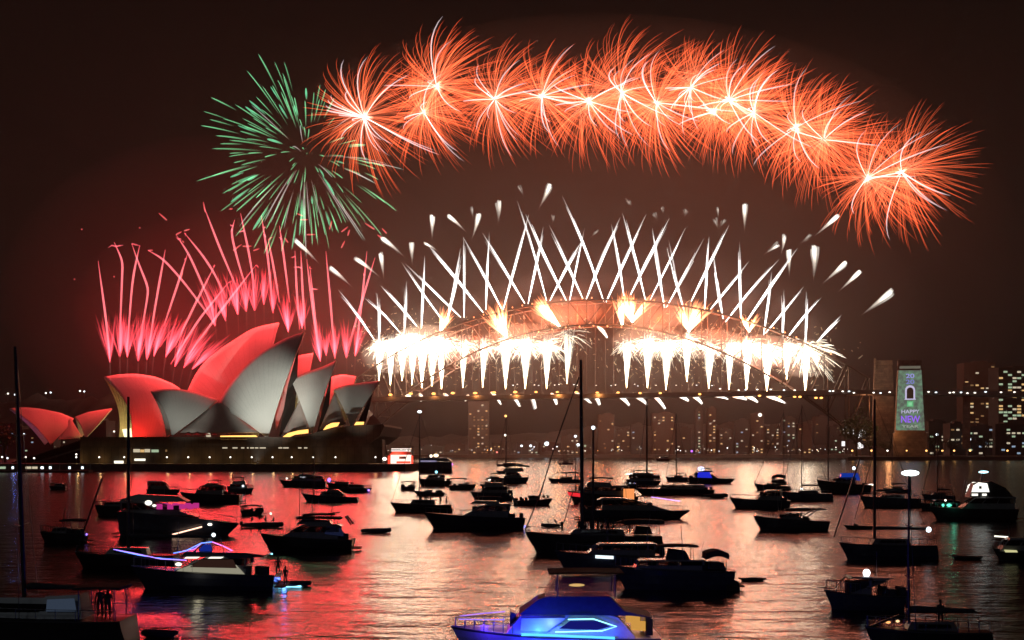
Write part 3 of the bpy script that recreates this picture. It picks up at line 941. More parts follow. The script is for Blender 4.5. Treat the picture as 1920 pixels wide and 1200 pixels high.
# lit pontoon at the left
pon = empty("pontoon", (xat(70, 600), 600, 0), 0, "long low pontoon with rows of white and green lights below the restaurant", "pontoon")
m = MB(); m.box((0, 0, .5), (50, 6, 1.2)); m.build("deck", M_dark, pon)
m = MB()
for k in range(11): m.bar((-24 + 4.8 * k, 2.5, -1), (-24 + 4.8 * k, 2.5, 4.6), .14)
m.build("piles", M_post, pon)
m = MB(); m.box((-2, 0, 3.9), (16, 5, .3)); m.build("roof", M_dark, pon)
for i, (x, w_, g) in enumerate(((-15.5, 3.2, G_win[2]), (-10.5, .8, G_cool), (-3.2, 2.6, G_win[1]), (-.2, 2.4, G_win[1]), (3.2, 1.2, G_cool), (7, 1.0, G_cool), (16, .9, G_cool), (22, .9, G_cool))):
    m = MB(); m.box((x, -2.6, 2.3), (w_, .4, 1.1)); m.build("light_box", g, pon)

# the white-lit tree on the far shore
def tree(px, D, ytop, label, lit=None, spread=18, n=900, limbs=7, leafmat=None, lo=.35):
    s = D / F
    H = z_of(ytop, D) - 3.2
    o = empty("tree", (xat(px, D), D, 3.2), rng.random() * 6, label, "tree", "trees on the shore")
    tb = Tubes(6); pts = []
    tb.add([(0, 0, -.3), (.2, .1, H * .2), (.1, .3, H * .42)], [H * .045, H * .035, H * .03])
    for k in range(limbs):
        a = 2 * math.pi * k / limbs + rng.normal() * .3
        e = np.array([math.cos(a) * spread * s * (.5 + .5 * rng.random()), math.sin(a) * spread * s * .7, H * (.62 + .36 * rng.random())])
        mid = np.array([e[0] * .4, e[1] * .4, H * (.42 + .12 * rng.random())])
        st_ = np.array([.1, .2, H * (.22 + .18 * rng.random())])
        tb.add([st_, mid, e], [H * .022, H * .016, H * .006]); pts += [mid * .4 + e * .6, e]
        for q_ in range(2):
            e2 = e + rng.normal(size=3) * spread * s * .28; e2[2] = max(e2[2], H * .45)
            tb.add([mid, (mid + e2) / 2 + rng.normal(size=3) * .3, e2], [H * .012, H * .009, H * .004]); pts.append(e2)
    tb.build("trunk", paint("bark", (.07, .05, .035), .9), o)
    V, Q = [], []
    pts = np.array(pts)
    for k in range(n):
        c = pts[int(rng.random() * len(pts))] + rng.normal(size=3) * H * .085
        u = rng.normal(size=3); u /= np.linalg.norm(u); v = np.cross(u, rng.normal(size=3)); v /= np.linalg.norm(v)
        r_ = H * .028 * (.6 + .8 * rng.random())
        b0 = len(V)
        V += [c - u * r_ - v * r_ * .5, c + u * r_ - v * r_ * .5, c + u * r_ + v * r_ * .5, c - u * r_ + v * r_ * .5]
        Q.append((b0, b0 + 1, b0 + 2, b0 + 3))
    link_mesh("crown", fast_mesh("crown", V, Q), M_leaf, o)
    if lit: lamp("tree_light", Vector((xat(px, D), D - lit[2], lit[3])), lit[0], lit[1], 1.5, o)
    return o
M_leaf = paint("leaves", (.06, .09, .035), .7, var=.5, scale=.5)
tree(1606, 1200, 786, "spreading shore tree dazzlingly lit with white light", None, 34, 1200)
panelt = empty("white_glare_blocks", at(1603, 812, 1216), 0, "patchy dazzling white glare behind the shore tree, made of glowing blocks", "screen")
panelt.location.z = 3.2
m = MB()
for k in range(9):
    m.box((rng.uniform(-11, 11), rng.uniform(-1, 1), rng.uniform(7, 26)), (rng.uniform(3, 6), .4, rng.uniform(3, 7)))
m.build("screen", glow("white_glare", (1, .96, .95), 1.2), panelt)  # glowing blocks added for the white light behind the branches
m = MB(); m.bar((-6, .5, 0), (-6, .5, 20), .25); m.bar((6, .5, 0), (6, .5, 20), .25); m.build("frame", M_post, panelt)  # made-up posts to carry the glowing blocks
for px, D, y, lab in ((1632, 1195, 822, "low dark tree right of the white-lit tree"), (1752, 1195, 818, "low dark tree right of the projection pylon"), (1786, 1192, 824, "low dark tree between two orange shore lamps"), (1846, 1195, 816, "tallest dark tree near the right edge of the shore"), (1662, 1195, 828, "small dark tree below the left pylon")):
    tree(px, D, y, lab, None, 14, 420)
blt = tree(10, 690, 800, "small tree washed in blue light at the left edge", None, 9, 500)
lamp("tree_light", at(6, 826, 680), (.15, .25, 1), 700, .5, blt)
# ================================================================== PEOPLE (silhouettes on the decks)
def person_mesh(kind):
    """one continuous clothed body, about 1.75 m, feet (or seat) at the origin"""
    J = {"pel": (0, 0, .95), "che": (0, .01, 1.28), "nek": (0, .0, 1.50), "hd0": (0, -.01, 1.60), "hd1": (0, -.01, 1.70),
         "lhp": (-.10, 0, .92), "lkn": (-.11, -.02, .50), "lft": (-.12, .02, .07), "lto": (-.13, -.14, .04),
         "rhp": (.10, 0, .92), "rkn": (.12, -.03, .50), "rft": (.13, .02, .07), "rto": (.14, -.14, .04),
         "lsh": (-.19, 0, 1.42), "lel": (-.25, .02, 1.14), "lhd": (-.26, -.08, .88), "lfi": (-.26, -.10, .79),
         "rsh": (.19, 0, 1.42), "rel": (.25, .02, 1.14), "rhd": (.26, -.08, .88), "rfi": (.26, -.10, .79)}
    if kind == "phone":            # one arm raised to take a picture
        J.update(rel=(.28, -.16, 1.22), rhd=(.16, -.34, 1.46), rfi=(.13, -.38, 1.55), lel=(-.27, -.14, 1.20), lhd=(-.08, -.33, 1.44), lfi=(-.03, -.37, 1.52))
    if kind == "sit":
        for k in ("pel", "che", "nek", "hd0", "hd1", "lsh", "rsh", "lel", "rel", "lhd", "rhd", "lfi", "rfi", "lhp", "rhp"):
            x, y, z = J[k]; J[k] = (x, y, z - .48)
        J.update(lkn=(-.14, -.42, .50), lft=(-.14, -.44, .07), lto=(-.14, -.60, .04), rkn=(.14, -.42, .50), rft=(.14, -.40, .07), rto=(.14, -.56, .04),
                 lhd=(-.16, -.30, .55), lfi=(-.15, -.38, .54), rhd=(.16, -.30, .55), rfi=(.15, -.38, .54))
    E = [("pel", "che"), ("che", "nek"), ("nek", "hd0"), ("hd0", "hd1"), ("pel", "lhp"), ("lhp", "lkn"), ("lkn", "lft"), ("lft", "lto"), ("pel", "rhp"), ("rhp", "rkn"), ("rkn", "rft"), ("rft", "rto"),
         ("che", "lsh"), ("lsh", "lel"), ("lel", "lhd"), ("lhd", "lfi"), ("che", "rsh"), ("rsh", "rel"), ("rel", "rhd"), ("rhd", "rfi")]
    RD = dict(pel=.15, che=.16, nek=.06, hd0=.095, hd1=.085, lhp=.10, rhp=.10, lkn=.068, rkn=.068, lft=.05, rft=.05, lto=.04, rto=.04, lsh=.075, rsh=.075, lel=.05, rel=.05, lhd=.038, rhd=.038, lfi=.03, rfi=.03)
    keys = list(J)
    me = bpy.data.meshes.new("person")
    me.from_pydata([J[k] for k in keys], [(keys.index(a), keys.index(b)) for a, b in E], [])
    o = bpy.data.objects.new("tmp", me); COL.objects.link(o)
    sk = o.modifiers.new("skin", 'SKIN')
    for k, v in zip(keys, me.skin_vertices[0].data):
        v.radius = (RD[k], RD[k] * (.72 if k in ("pel", "che") else 1))
    me.skin_vertices[0].data[0].use_root = True
    o.modifiers.new("sub", 'SUBSURF').levels = 1
    o.modifiers["sub"].render_levels = 1
    dg = bpy.context.evaluated_depsgraph_get()
    out = bpy.data.meshes.new_from_object(o.evaluated_get(dg))
    bpy.data.objects.remove(o)
    for p in out.polygons: p.use_smooth = True
    out.materials.append(M_cloth)
    return out
M_cloth = paint("dark_clothing", (.05, .045, .05), .9, var=.5, scale=2)
PM = {k: person_mesh(k) for k in ("stand", "phone", "sit")}
hair_mat = paint("dark_hair", (.02, .015, .012), .8)
hm_ = MB(); hm_.ball((0, .012, 1.70), .105, 1, 1.05, .95, 8, 6); HAIR = hm_.mesh("hair", True); HAIR.materials.append(hair_mat)
def person(loc, kind, rz, label, group=None, parent=None, sc=1.0):
    o = bpy.data.objects.new("person", PM[kind]); COL.objects.link(o)
    o.location = loc; o.rotation_euler = (0, 0, rz); o.scale = (sc, sc, sc)
    h = bpy.data.objects.new("hair", HAIR); COL.objects.link(h); h.parent = o
    if kind == "sit": h.location = (0, 0, -.48)
    return tag(o, label, "person", group)

# ================================================================== BOATS
M_gel = paint("white_gelcoat", (.20, .20, .21), .25, var=.12, scale=1.5)
M_navy = paint("navy_hull", (.05, .055, .08), .25, var=.2, scale=1.5)
M_black = paint("black_hull", (.02, .02, .022), .3, var=.2, scale=1.5)
M_teak = paint("teak_deck", (.10, .06, .035), .7, var=.3, scale=4)
M_tint = paint("tinted_window", (.01, .01, .012), .12, var=.1)
M_canvas = paint("canvas", (.05, .05, .06), .95, var=.3, scale=3, spec=.05)
M_sail = paint("sail_cover", (.06, .065, .08), .9, var=.3, scale=3)
M_steelp = paint("stainless", (.25, .25, .26), .3, metal=.8, var=.1)
M_mast = paint("mast_alloy", (.08, .08, .085), .4, metal=.5, var=.1)
M_rubber = paint("grey_rubber", (.07, .07, .075), .7, var=.2)
M_orange = paint("faded_orange", (.3, .1, .05), .7)
def clear_mat(name, tint, k):
    m, t = mat_new(name)
    o_ = t.nodes.new("ShaderNodeOutputMaterial"); x = t.nodes.new("ShaderNodeMixShader"); tr = t.nodes.new("ShaderNodeBsdfTransparent"); p = t.nodes.new("ShaderNodeBsdfPrincipled")
    p.inputs["Roughness"].default_value = .12; p.inputs["Base Color"].default_value = (.01, .01, .014, 1); tr.inputs[0].default_value = tint + (1,); x.inputs[0].default_value = k
    t.links.new(tr.outputs[0], x.inputs[1]); t.links.new(p.outputs[0], x.inputs[2]); t.links.new(x.outputs[0], o_.inputs[0])
    return m
M_clear = clear_mat("cabin_glass", (.62, .58, .58), .30)
M_hullw = paint("white_hull", (.34, .34, .36), .25, var=.15, scale=1.2)
class Boat:
    def __init__(self, name, bow, stern, yw, label, cat="boat", yaw=0.0, group=None, beam=None):
        self.D = wd(yw); self.s = self.D / F
        self.L = abs(bow - stern) * self.s / math.cos(R(yaw))
        c = at((bow + stern) / 2, yw, self.D)
        rz = (math.pi if bow < stern else 0.0) + R(yaw)
        self.o = empty(name, (c.x, c.y, 0), rz, label, cat, group)
        self.B = beam if beam else max(1.2, min(4.6, self.L * (.24 if self.L > 14 else .30)))
        self.yw = yw; self.rz = rz
    def X(self, t): return self.L / 2 - t * self.L
    def p(self, t, h, y=0.0): return Vector((self.X(t), y * self.B / 2, h * self.s))
    def hw(self, t):
        """half beam at t from the bow"""
        return self.B / 2 * (1 - max(0, (.5 - t) / .5) ** 2.1) * (1 - .12 * max(0, (t - .7) / .3))
    def hull(self, hb, hs, mat, rake=.10, trans=.02, sheer=1.6, deck=None, sag=0.0):
        N = 18; V, Q = [], []
        for i in range(N + 1):
            t = i / N
            b = max(.03, self.hw(t))
            z = (hs + (hb - hs) * (1 - t) ** sheer - sag * math.sin(math.pi * t)) * self.s
            xr = self.X(t)
            back = rake * self.L * (1 - t) ** 2            # the stem leans back towards the water
            fw = trans * self.L * t ** 6
            ks = max(.1, z)
            for y, zz, f in ((0, -.5, 1.25), (.62, -.15, 1.0), (.86, ks * .28, .72), (.97, ks * .7, .25), (1.0, ks, 0.0), (.90, ks - .02, 0.0), (0, ks + .05, 0.0)):
                V.append((xr - back * f + fw * f, y * b, zz))
        K = 7
        n0 = len(V)
        V += [(x, -y, z) for x, y, z in V]
        for i in range(N):
            for k in range(K - 1):
                a = i * K + k
                Q.append((a, a + 1, a + K + 1, a + K)); Q.append((n0 + a, n0 + a + K, n0 + a + K + 1, n0 + a + 1))
        a = N * K
        for k in range(K - 1):
            Q.append((a + k, a + k + 1, n0 + a + k + 1, n0 + a + k))
        bm = bmesh.new()
        vs = [bm.verts.new(v) for v in V]
        for q in Q:
            try: bm.faces.new([vs[i] for i in q])
            except ValueError: pass
        bmesh.ops.remove_doubles(bm, verts=bm.verts, dist=.002)
        bmesh.ops.recalc_face_normals(bm, faces=bm.faces)
        me = bpy.data.meshes.new("hull"); bm.to_mesh(me); bm.free()
        o = link_mesh("hull", me, mat, self.o)
        rr = Tubes(4)                                            # rubbing strake along the sheer
        for sgn in (1, -1):
            P = []
            for i in range(N + 1):
                t = i / N; z = (hs + (hb - hs) * (1 - t) ** sheer - sag * math.sin(math.pi * t)) * self.s
                P.append((self.X(t), sgn * max(.03, self.hw(t)) * 1.01, z - .06))
            rr.add(P, .05)
        rr.build("rubbing_strake", M_rubber, self.o)
        self.hb, self.hs, self.sheer = hb, hs, sheer
        return o
    def block(self, name, pts, wf, mat, inset=.12, parent=None):
        m = MB(); w_ = self.B / 2 * wf
        m.prism([(self.X(t), h * self.s) for t, h in pts], -w_, w_, inset * self.B)
        return m.build(name, mat, parent or self.o)
    def side_panel(self, name, pts, wf, mat, proud=.03, parent=None, inset=0.0, hspan=None):
        """the same panel on each flank, each its own part"""
        for sg in (1, -1):
            m = MB(); y = sg * (self.B / 2 * wf + proud)
            m.prism([(self.X(t), h * self.s) for t, h in pts], y - .03, y + .03)
            o = m.build(name, mat, parent or self.o)
        return o
    def pipe(self, name, pts, rpx, mat, k=5, parent=None, tubes=None):
        for P in (pts if isinstance(pts[0], list) else [pts]):
            tb = Tubes(k); tb.add([self.p(*q) for q in P], rpx * self.s)
            o = tb.build(name, mat, parent or self.o)
        return o
    def rail(self, t0, t1, h, n=8, r=.35, wf=.9):
        tb = Tubes(4)
        for sg in (1, -1):
            P = []
            for i in range(n + 1):
                t = t0 + (t1 - t0) * i / n
                z = (self.hs + (self.hb - self.hs) * (1 - t) ** self.sheer)
                y = sg * max(.04, self.hw(t)) * wf
                a = Vector((self.X(t), y, z * self.s)); b = Vector((self.X(t), y, (z + h) * self.s))
                tb.add([a, b], max(.018, r * self.s)); P.append(b)
            tb.add(P, max(.02, r * self.s))
        return tb.build("rail", M_steelp, self.o)
    def mast(self, t, h0, h1, r=2.2, lean=0.0, spreaders=2, fore=None, back=None, side_=True):
        a, b = self.p(t, h0), self.p(t + lean, h1)
        tb = Tubes(8); tb.add([a, a * .4 + b * .6, b], [r * self.s, r * self.s * .95, r * self.s * .7])
        m = tb.build("mast", M_mast, self.o)
        for k in range(spreaders):
            f = (k + 1) / (spreaders + 1); c = a.lerp(b, f)
            Tubes(4).add([c + Vector((0, -self.B * .3, .1)), c, c + Vector((0, self.B * .3, .1))], .05).build("spreader", M_mast, m)
        tr = Tubes(3)
        rg = max(.022, .32 * self.s)
        if side_:
            for sg in (1, -1):
                tr.add([b, self.p(t + .02, h0, sg * .85)], rg)
        if fore is not None: tr.add([b.lerp(a, .04), self.p(*fore)], rg * 1.7)
        if back is not None: tr.add([b, self.p(*back)], rg)
        if tr.V: tr.build("rigging", M_mast, self.o)
        return m
    def boom(self, t0, h0, t1, h1, r=2.0, cover=True):
        tb = Tubes(6); tb.add([self.p(t0, h0), self.p(t1, h1)], .06)
        bo = tb.build("boom", M_mast, self.o)
        if cover:
            tc = Tubes(8); P = [self.p(t0 + (t1 - t0) * f, h0 + (h1 - h0) * f + r * (1.1 - .5 * f)) for f in np.linspace(0, .96, 7)]
            tc.add(P, np.array([1.2, 1.35, 1.1, .95, .8, .65, .4]) * r * self.s)
            tc.build("sail_cover", M_sail, bo)
    def bimini(self, t0, t1, h, base, thick=3, wf=.8, mat=None, arch=1.5):
        m = MB(); n = 6
        up = [(self.X(t0 + (t1 - t0) * i / n), (h + arch * math.sin(math.pi * i / n)) * self.s) for i in range(n + 1)]
        lo = [(x, z - thick * self.s) for x, z in up][::-1]
        m.prism(up + lo, -self.B / 2 * wf, self.B / 2 * wf, .05 * self.B)
        c = m.build("canopy", mat or M_canvas, self.o)
        for t in (t0 + .12 * (t1 - t0), t1 - .12 * (t1 - t0)):
            for sg in (1, -1):
                tb = Tubes(4); tb.add([self.p(t, base, sg * wf * .9), self.p(t, h - thick * .5, sg * wf * .85)], max(.03, .5 * self.s)).build("canopy_post", M_steelp, c)
        return c
    def light(self, t, h, rpx, mat, y=0.0, power=None, col=(1, 1, 1), name="lamp", sz=1.0, sx=1.0):
        m = MB(); m.ball(self.p(t, h, y), rpx * self.s, sx, 1, sz, 8, 6)
        o = m.build(name, mat, self.o, True)
        if power:
            l = lamp("lamp_light", (0, 0, 0), col, power, .15); l.parent = self.o
            l.location = self.p(t, h, y) + Vector((0, 0, .1))
        return o
    def outboard(self, t=1.0, h=6):
        m = MB(); c = self.p(t, h) + Vector((-.25, 0, 0))
        m.box((c.x, 0, c.z + .25), (.45, .38, .6)); m.box((c.x, 0, c.z - .35), (.18, .14, .9)); m.build("outboard_motor", M_black, self.o)
    def man(self, t, h, kind, label, y=0.0, rz=None, group=None, sc=1.0):
        v = self.p(t, h, y)
        M = Matrix.Rotation(self.rz, 4, 'Z')
        w_ = Vector(self.o.location) + M @ v
        return person(w_, kind, rng.uniform(-3, 3) if rz is None else rz, label, group, sc=sc)

def cruiser(bow, stern, yw, label, hb, hs, roof, c0=.30, c1=.78, yaw=0.0, fly=None, hull_mat=None, cat="motorboat", arch=None, group="motor cruisers at anchor", slope=.55, antenna=True, name="motor_cruiser", plat=True, wl=.26, win=None, beam=None):
    """motor cruiser: hull, cabin with raked screen, windows, rails; roof and fly heights in photo pixels above the water"""
    b = Boat(name, bow, stern, yw, label, cat, yaw, group, beam)
    b.hull(hb, hs, (hull_mat if hull_mat is M_navy else None) or (M_hullw if rng.random() < .4 and hull_mat is not M_black else M_navy if rng.random() < .5 else M_black))
    dk_ = hs + (hb - hs) * .35
    lean = (roof - dk_) * slope / max(6, abs(bow - stern)) * 1.6
    sill, head = dk_ + (roof - dk_) * .42, dk_ + (roof - dk_) * .84
    cab = b.block("cabin", [(c0, dk_ - 1), (c0 + lean * .42, sill), (c1, sill), (c1, dk_ - 2), (c1, hs - 1)], .74, M_gel, .03)
    b.block("roof", [(c0 + lean * .80, head), (c0 + lean * 1.05, roof), (c1 - .01, roof + .3), (c1 + .04, head)], .72, M_gel, .05)
    for f in (0, .30, .62, 1.0):
        for sg in (1, -1):
            tl = c0 + lean * .42 + (c1 - c0 - lean * .42) * f; th = c0 + lean * .84 + (c1 - c0 - lean * .84) * f
            Tubes(4).add([b.p(tl, sill, sg * .70), b.p(th, head, sg * .66)], max(.05, (.10 if f < 1 else .16))).build("pillar", M_gel, cab)
    b.side_panel("window", [(c0 + lean * .44, sill), (c0 + lean * .82, head), (c1 - .01, head), (c1 - .01, sill)], .69, win or M_clear, parent=cab)
    m = MB()
    for f, w_ in ((.30, .5), (.55, .35), (.8, .6)):
        t_ = c0 + (c1 - c0) * f
        m.box((b.X(t_), b.B * .1 * (w_ - .45), (dk_ + (sill - dk_) * .9) * b.s), (.7 * w_ * 2, b.B * w_, max(.3, (roof - dk_) * (.35 + .5 * rng.random()) * b.s)))
    m.build("interior", M_canvas, cab)
    if fly:
        f0, f1, fh = fly
        b.block("flybridge", [(f0, roof - .3), (f0 + .05, roof + (fh - roof) * .5), (f1, roof + (fh - roof) * .4), (f1 + .03, roof - .3)], .62, M_gel)
        b.bimini(f0 + .06, f1 + .05, fh, roof, max(1.2, (fh - roof) * .16), .6)
    if arch:
        a0, ah = arch
        b.pipe("radar_arch", [[(a0 + .06, roof - 1, .68), (a0, ah, .55), (a0, ah, -.55), (a0 + .06, roof - 1, -.68)]], max(.8, .12 / b.s), M_gel)
    b.rail(.02, c0 + .15, max(2.0, .75 / b.s), 7, .35)
    if plat:
        m = MB(); m.box((b.X(1.0) - .35, 0, .32), (.9, b.B * .8, .12)); m.build("swim_platform", M_teak, b.o)
    # whip aerials, fishing rods and an ensign staff
    for q in range(2 + int(rng.random() * 3)):
        t_ = c0 + (1.0 - c0) * rng.random(); h_ = roof if t_ < c1 else hs
        yy = rng.uniform(-.6, .6)
        Tubes(4).add([b.p(t_, h_ - 1, yy), b.p(t_ + rng.normal() * .03, h_ + (1.0 + 2.2 * rng.random()) / b.s, yy)], .028).build("aerial", M_steelp, b.o)
    for q in range(4):
        t_ = c1 + (.97 - c1) * rng.random() if c1 < .93 else .9
        m = MB(); m.box((b.X(t_), rng.uniform(-.3, .3) * b.B, hs * b.s + .15), (.3 + .5 * rng.random(), .4 + .6 * rng.random(), .5 + .5 * rng.random()))
        m.build("cockpit_seat", M_canvas, b.o)
    if antenna:
        b.pipe("antenna", [(c1 - .1, roof, .3), (c1 - .06, roof + 2.4 / b.s, .3)], .035 / b.s, M_steelp, 4)
    return b
def yacht(bow, stern, yw, label, hb, hs, mast_t, mast_h, roof=None, yaw=0.0, boom_end=.9, boom_h=None, mat=None, r=1.6, fore=True, back=True, lean=0.0, group="sailing yachts at anchor", cover=True, bim=None, beam=None, c0=.32, c1=.72, top=None):
    b = Boat("sailing_yacht", bow, stern, yw, label, "sailboat", yaw, group, beam)
    b.hull(hb, hs, mat or M_navy, rake=.09, trans=-.03, sag=(hb - hs) * .1)
    dk_ = hs + (hb - hs) * .35
    roof = roof or dk_ + max(3, .5 / b.s)
    cb_ = b.block("coach_roof", [(c0, dk_ - 1), (c0 + .05, roof), (c1, roof - .5), (c1 + .02, hs - 1)], .55, top or M_gel)
    b.side_panel("window", [(c0 + .09, dk_ + (roof - dk_) * .35), (c0 + .10, dk_ + (roof - dk_) * .75), (c1 - .05, dk_ + (roof - dk_) * .7), (c1 - .04, dk_ + (roof - dk_) * .35)], .53, M_tint, parent=cb_)
    b.mast(mast_t, dk_, mast_h, r, lean, 2, (.02, hb, 0) if fore else None, (.985, hs + 1, 0) if back else None)
    bh = boom_h or roof + max(3, .9 / b.s)
    b.boom(mast_t + .01, bh, boom_end, bh + .5, max(.9, .16 / b.s), cover)
    b.rail(.02, .98, max(2.0, .62 / b.s), 11, .3, .93)
    if bim: b.bimini(bim[0], bim[1], bim[2], hs, max(1.5, .15 / b.s), .7)
    return b
def dinghy(bow, stern, yw, label, h=5, yaw=0.0, motor=True, cat="dinghy", mat=None, people=0, group="dinghies and tenders"):
    b = Boat("inflatable_dinghy", bow, stern, yw, label, cat, yaw, group)
    b.B = min(2.2, max(1.1, b.L * .45))
    r_ = max(.18, h * b.s * .5)
    tb = Tubes(8)
    P = [(b.X(1.0), b.B * .4, r_), (b.X(.5), b.B * .42, r_), (b.X(.2), b.B * .34, r_ * 1.1), (b.X(.05), b.B * .14, r_ * 1.35), (b.X(.02), 0, r_ * 1.45), (b.X(.05), -b.B * .14, r_ * 1.35), (b.X(.2), -b.B * .34, r_ * 1.1), (b.X(.5), -b.B * .42, r_), (b.X(1.0), -b.B * .4, r_)]
    tb.add(P, r_ * np.array([.7, 1, 1, 1, 1, 1, 1, 1, .7])); tb.build("tubes", mat or M_rubber, b.o, True)
    m = MB(); m.plate([(b.X(1.0), -b.B * .4), (b.X(.2), -b.B * .3), (b.X(.08), 0), (b.X(.2), b.B * .3), (b.X(1.0), b.B * .4)], r_ * .3, r_ * .55); m.build("floor", M_black, b.o)
    m = MB(); m.box((b.X(.55), 0, r_ * 1.25), (.28, b.B * .8, .07)); m.build("seat", M_teak, b.o)
    if motor: b.outboard(1.0, r_ / b.s)
    return b
# ---------------------------------------------------------------- the fleet, left part of the harbour
G_led_b = glow("led_blue", (.10, .22, 1.0), 3.0); G_led_p = glow("led_pink", (.85, .22, .85), 2.0); G_led_v = glow("led_violet", (.35, .2, 1.0), 2.4); G_led_c = glow("led_cyan", (.25, .75, 1.0), 3.0)
G_cabin = glow("cabin_lit", (.62, .58, .42), .45); G_cabw = glow("cabin_white", (1, .97, .84), 1.5); G_magenta = glow("cabin_magenta", (.85, .05, .38), .55)
M_cabin = paint("cabin_side", (.40, .38, .32), .4)

# big dark yacht at the lower left corner
b = yacht(-175, 240, 1216, "big dark sailing yacht cut off by the lower left corner, tall bare mast", 72, 58, .535, 566, roof=98, r=4.3, boom_h=112, boom_end=.80, mat=M_black, lean=-.045, back=False, fore=False, bim=(.78, .99, 118), beam=3.8, top=M_black)
b.block("deckhouse", [(.62, 60), (.645, 100), (.80, 104), (.82, 60)], .6, M_navy)
b.side_panel("window", [(.66, 74), (.665, 96), (.785, 98), (.795, 74)], .56, glow("tv_blue", (.10, .14, .22), .28))
b.light(.48, 52, 3.2, G_white, y=-.95)
b.man(.86, 58, "stand", "person standing under the canopy of the big dark yacht at lower left", y=-.3, rz=.3)
b.man(.92, 58, "phone", "person holding something up, stern of the big dark yacht at lower left", y=.25, rz=.1)
dinghy(268, 330, 1195, "black flat dinghy at the lower left, behind the dark yacht's stern", 13, motor=False)
# yacht moored behind the lit cruiser
b = yacht(140, 330, 1066, "dark sailing yacht with a tall mast in front of the opera house, bow left", 32, 26, .53, 322, roof=40, r=3.3, boom_h=58, boom_end=1.45, mat=M_black, fore=False, back=False)
b.pipe("forestay", [(.02, 33, 0), (.27, 168, 0)], 1.6, M_mast)
# cruiser dressed with blue and pink lights
b = cruiser(246, 522, 1104, "white motor cruiser dressed with blue and pink strings of light, lit cabin", 44, 30, 64, .30, .80, hull_mat=M_navy, fly=None, antenna=False, cat="motorboat", slope=1.6, beam=4.0, plat=True)
b.block("hardtop", [(.36, 63), (.40, 72), (.80, 70), (.93, 66), (.93, 62)], .80, M_navy, .06)
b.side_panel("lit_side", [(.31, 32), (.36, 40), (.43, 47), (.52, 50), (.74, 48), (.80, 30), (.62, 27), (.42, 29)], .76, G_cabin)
b.side_panel("saloon_window", [(.43, 44), (.50, 58), (.72, 58), (.745, 42)], .77, glow("saloon_dark", (.05, .022, .016), .5), .05)
for x0, x1 in ((.39, .50), (.55, .66)):
    b.side_panel("cabin_light", [(x0, 60), (x0 + .02, 63), (x1, 63), (x1 - .02, 60)], .80, G_cabw, .04)
b.light(.29, 43, 3.6, G_cabw, y=-.75, sx=1.8); b.light(.31, 26, 1.5, G_white, y=-1.0); b.light(.60, 25, 1.5, G_white, y=-1.0)
b.pipe("light_string", [(-.12, 74, 0), (.02, 68, .2), (.22, 58, .5), (.40, 56, .6)], .75, G_led_v)
b.pipe("light_string", [(-.10, 72, -.1), (.04, 62, -.3), (.20, 54, -.6), (.30, 52, -.7)], .8, G_led_b)
b.pipe("light_string", [(.30, 68, .3), (.38, 72, .3), (.48, 86, .1), (.55, 88, 0)], .9, G_led_b)
b.pipe("light_string", [(.34, 70, -.3), (.42, 74, -.3), (.48, 86, 0)], .7, G_led_v)
b.pipe("light_string", [(.55, 88, 0), (.62, 80, -.1), (.68, 70, -.3), (.76, 66, -.5)], 1.0, G_led_p)
b.pipe("light_string", [(.74, 67, -.5), (.84, 65, -.6), (.94, 63, -.7)], 1.4, G_led_c)
b.pipe("mast_pole", [(.55, 66, 0), (.55, 90, 0), (.56, 102, 0)], .9, M_mast)
b.light(.56, 101, 3.8, G_cool)
b.pipe("arch_frame", [[(.44, 70, .5), (.50, 84, .3), (.50, 84, -.3), (.44, 70, -.5)]], 1.2, M_navy)
b.block("flag_panel", [(.46, 72), (.49, 84), (.54, 84), (.55, 70)], .04, glow("blue_banner", (.01, .03, .35), .6), 0)
b.man(.985, 22, "stand", "person standing at the stern of the light-strung cruiser", y=-.4, rz=.2, sc=.95)
b.man(1.05, 8, "stand", "person on the swim platform of the light-strung cruiser", y=.1, rz=-.3, sc=.9)
l = lamp("cabin_light_source", (0, 0, 0), (1, .9, .6), 14, .3); l.parent = b.o; l.location = b.p(.5, 40, -1.3 if b.rz < 1 else 1.3)
t = dinghy(584, 516, 1099, "dark tender glowing blue along its waterline behind the lit cruiser", 9)
t.pipe("underglow", [(.25, 1.5, -.9), (.9, 1.5, -.95)], 1.6, G_led_c); t.pipe("underglow", [(.25, 1.5, .9), (.9, 1.5, .95)], 1.6, G_led_c)
for yy in (1, -1):
    l = lamp("underwater_light", (0, 0, 0), (.10, .22, 1), 30, .2); l.parent = t.o; l.location = t.p(.7, 6, 1.4 * yy)
# long motor yacht with pink cabin lights
b = cruiser(448, 226, 1004, "long dark motor yacht with magenta cabin lights, bow right", 22, 46, 66, .34, .97, hull_mat=M_black, slope=2.2, wl=.10, antenna=False)
b.block("upper_deck", [(.42, 64), (.50, 74), (.84, 78), (.98, 68), (.98, 62)], .66, M_black)
b.light(.74, 62, 7, G_cabw, y=-.7, sz=.7); b.light(.69, 57, 4, G_cabw, y=-.75, sz=.6)
for k, x in enumerate((.36, .43, .53, .62)):
    b.side_panel("cabin_light", [(x, 50), (x, 60), (x + .05, 60), (x + .05, 50)], .76, G_magenta, .05)
b.pipe("gangway_light", [(.52, 4, -1.35), (.28, 18, -1.1)], 1.4, glow("peach_strip", (1, .6, .42), 2.2))
b.light(.22, 22, 2.2, G_white, y=-.9, sx=2)
cruiser(178, 240, 967, "small dark launch behind the tall left mast, bow left", 20, 18, 26, .25, .8, hull_mat=M_black, antenna=False)
cruiser(338, 276, 928, "dark cabin cruiser with a low roof, left of two rafted cruisers", 10, 12, 27, .3, .95, hull_mat=M_black)
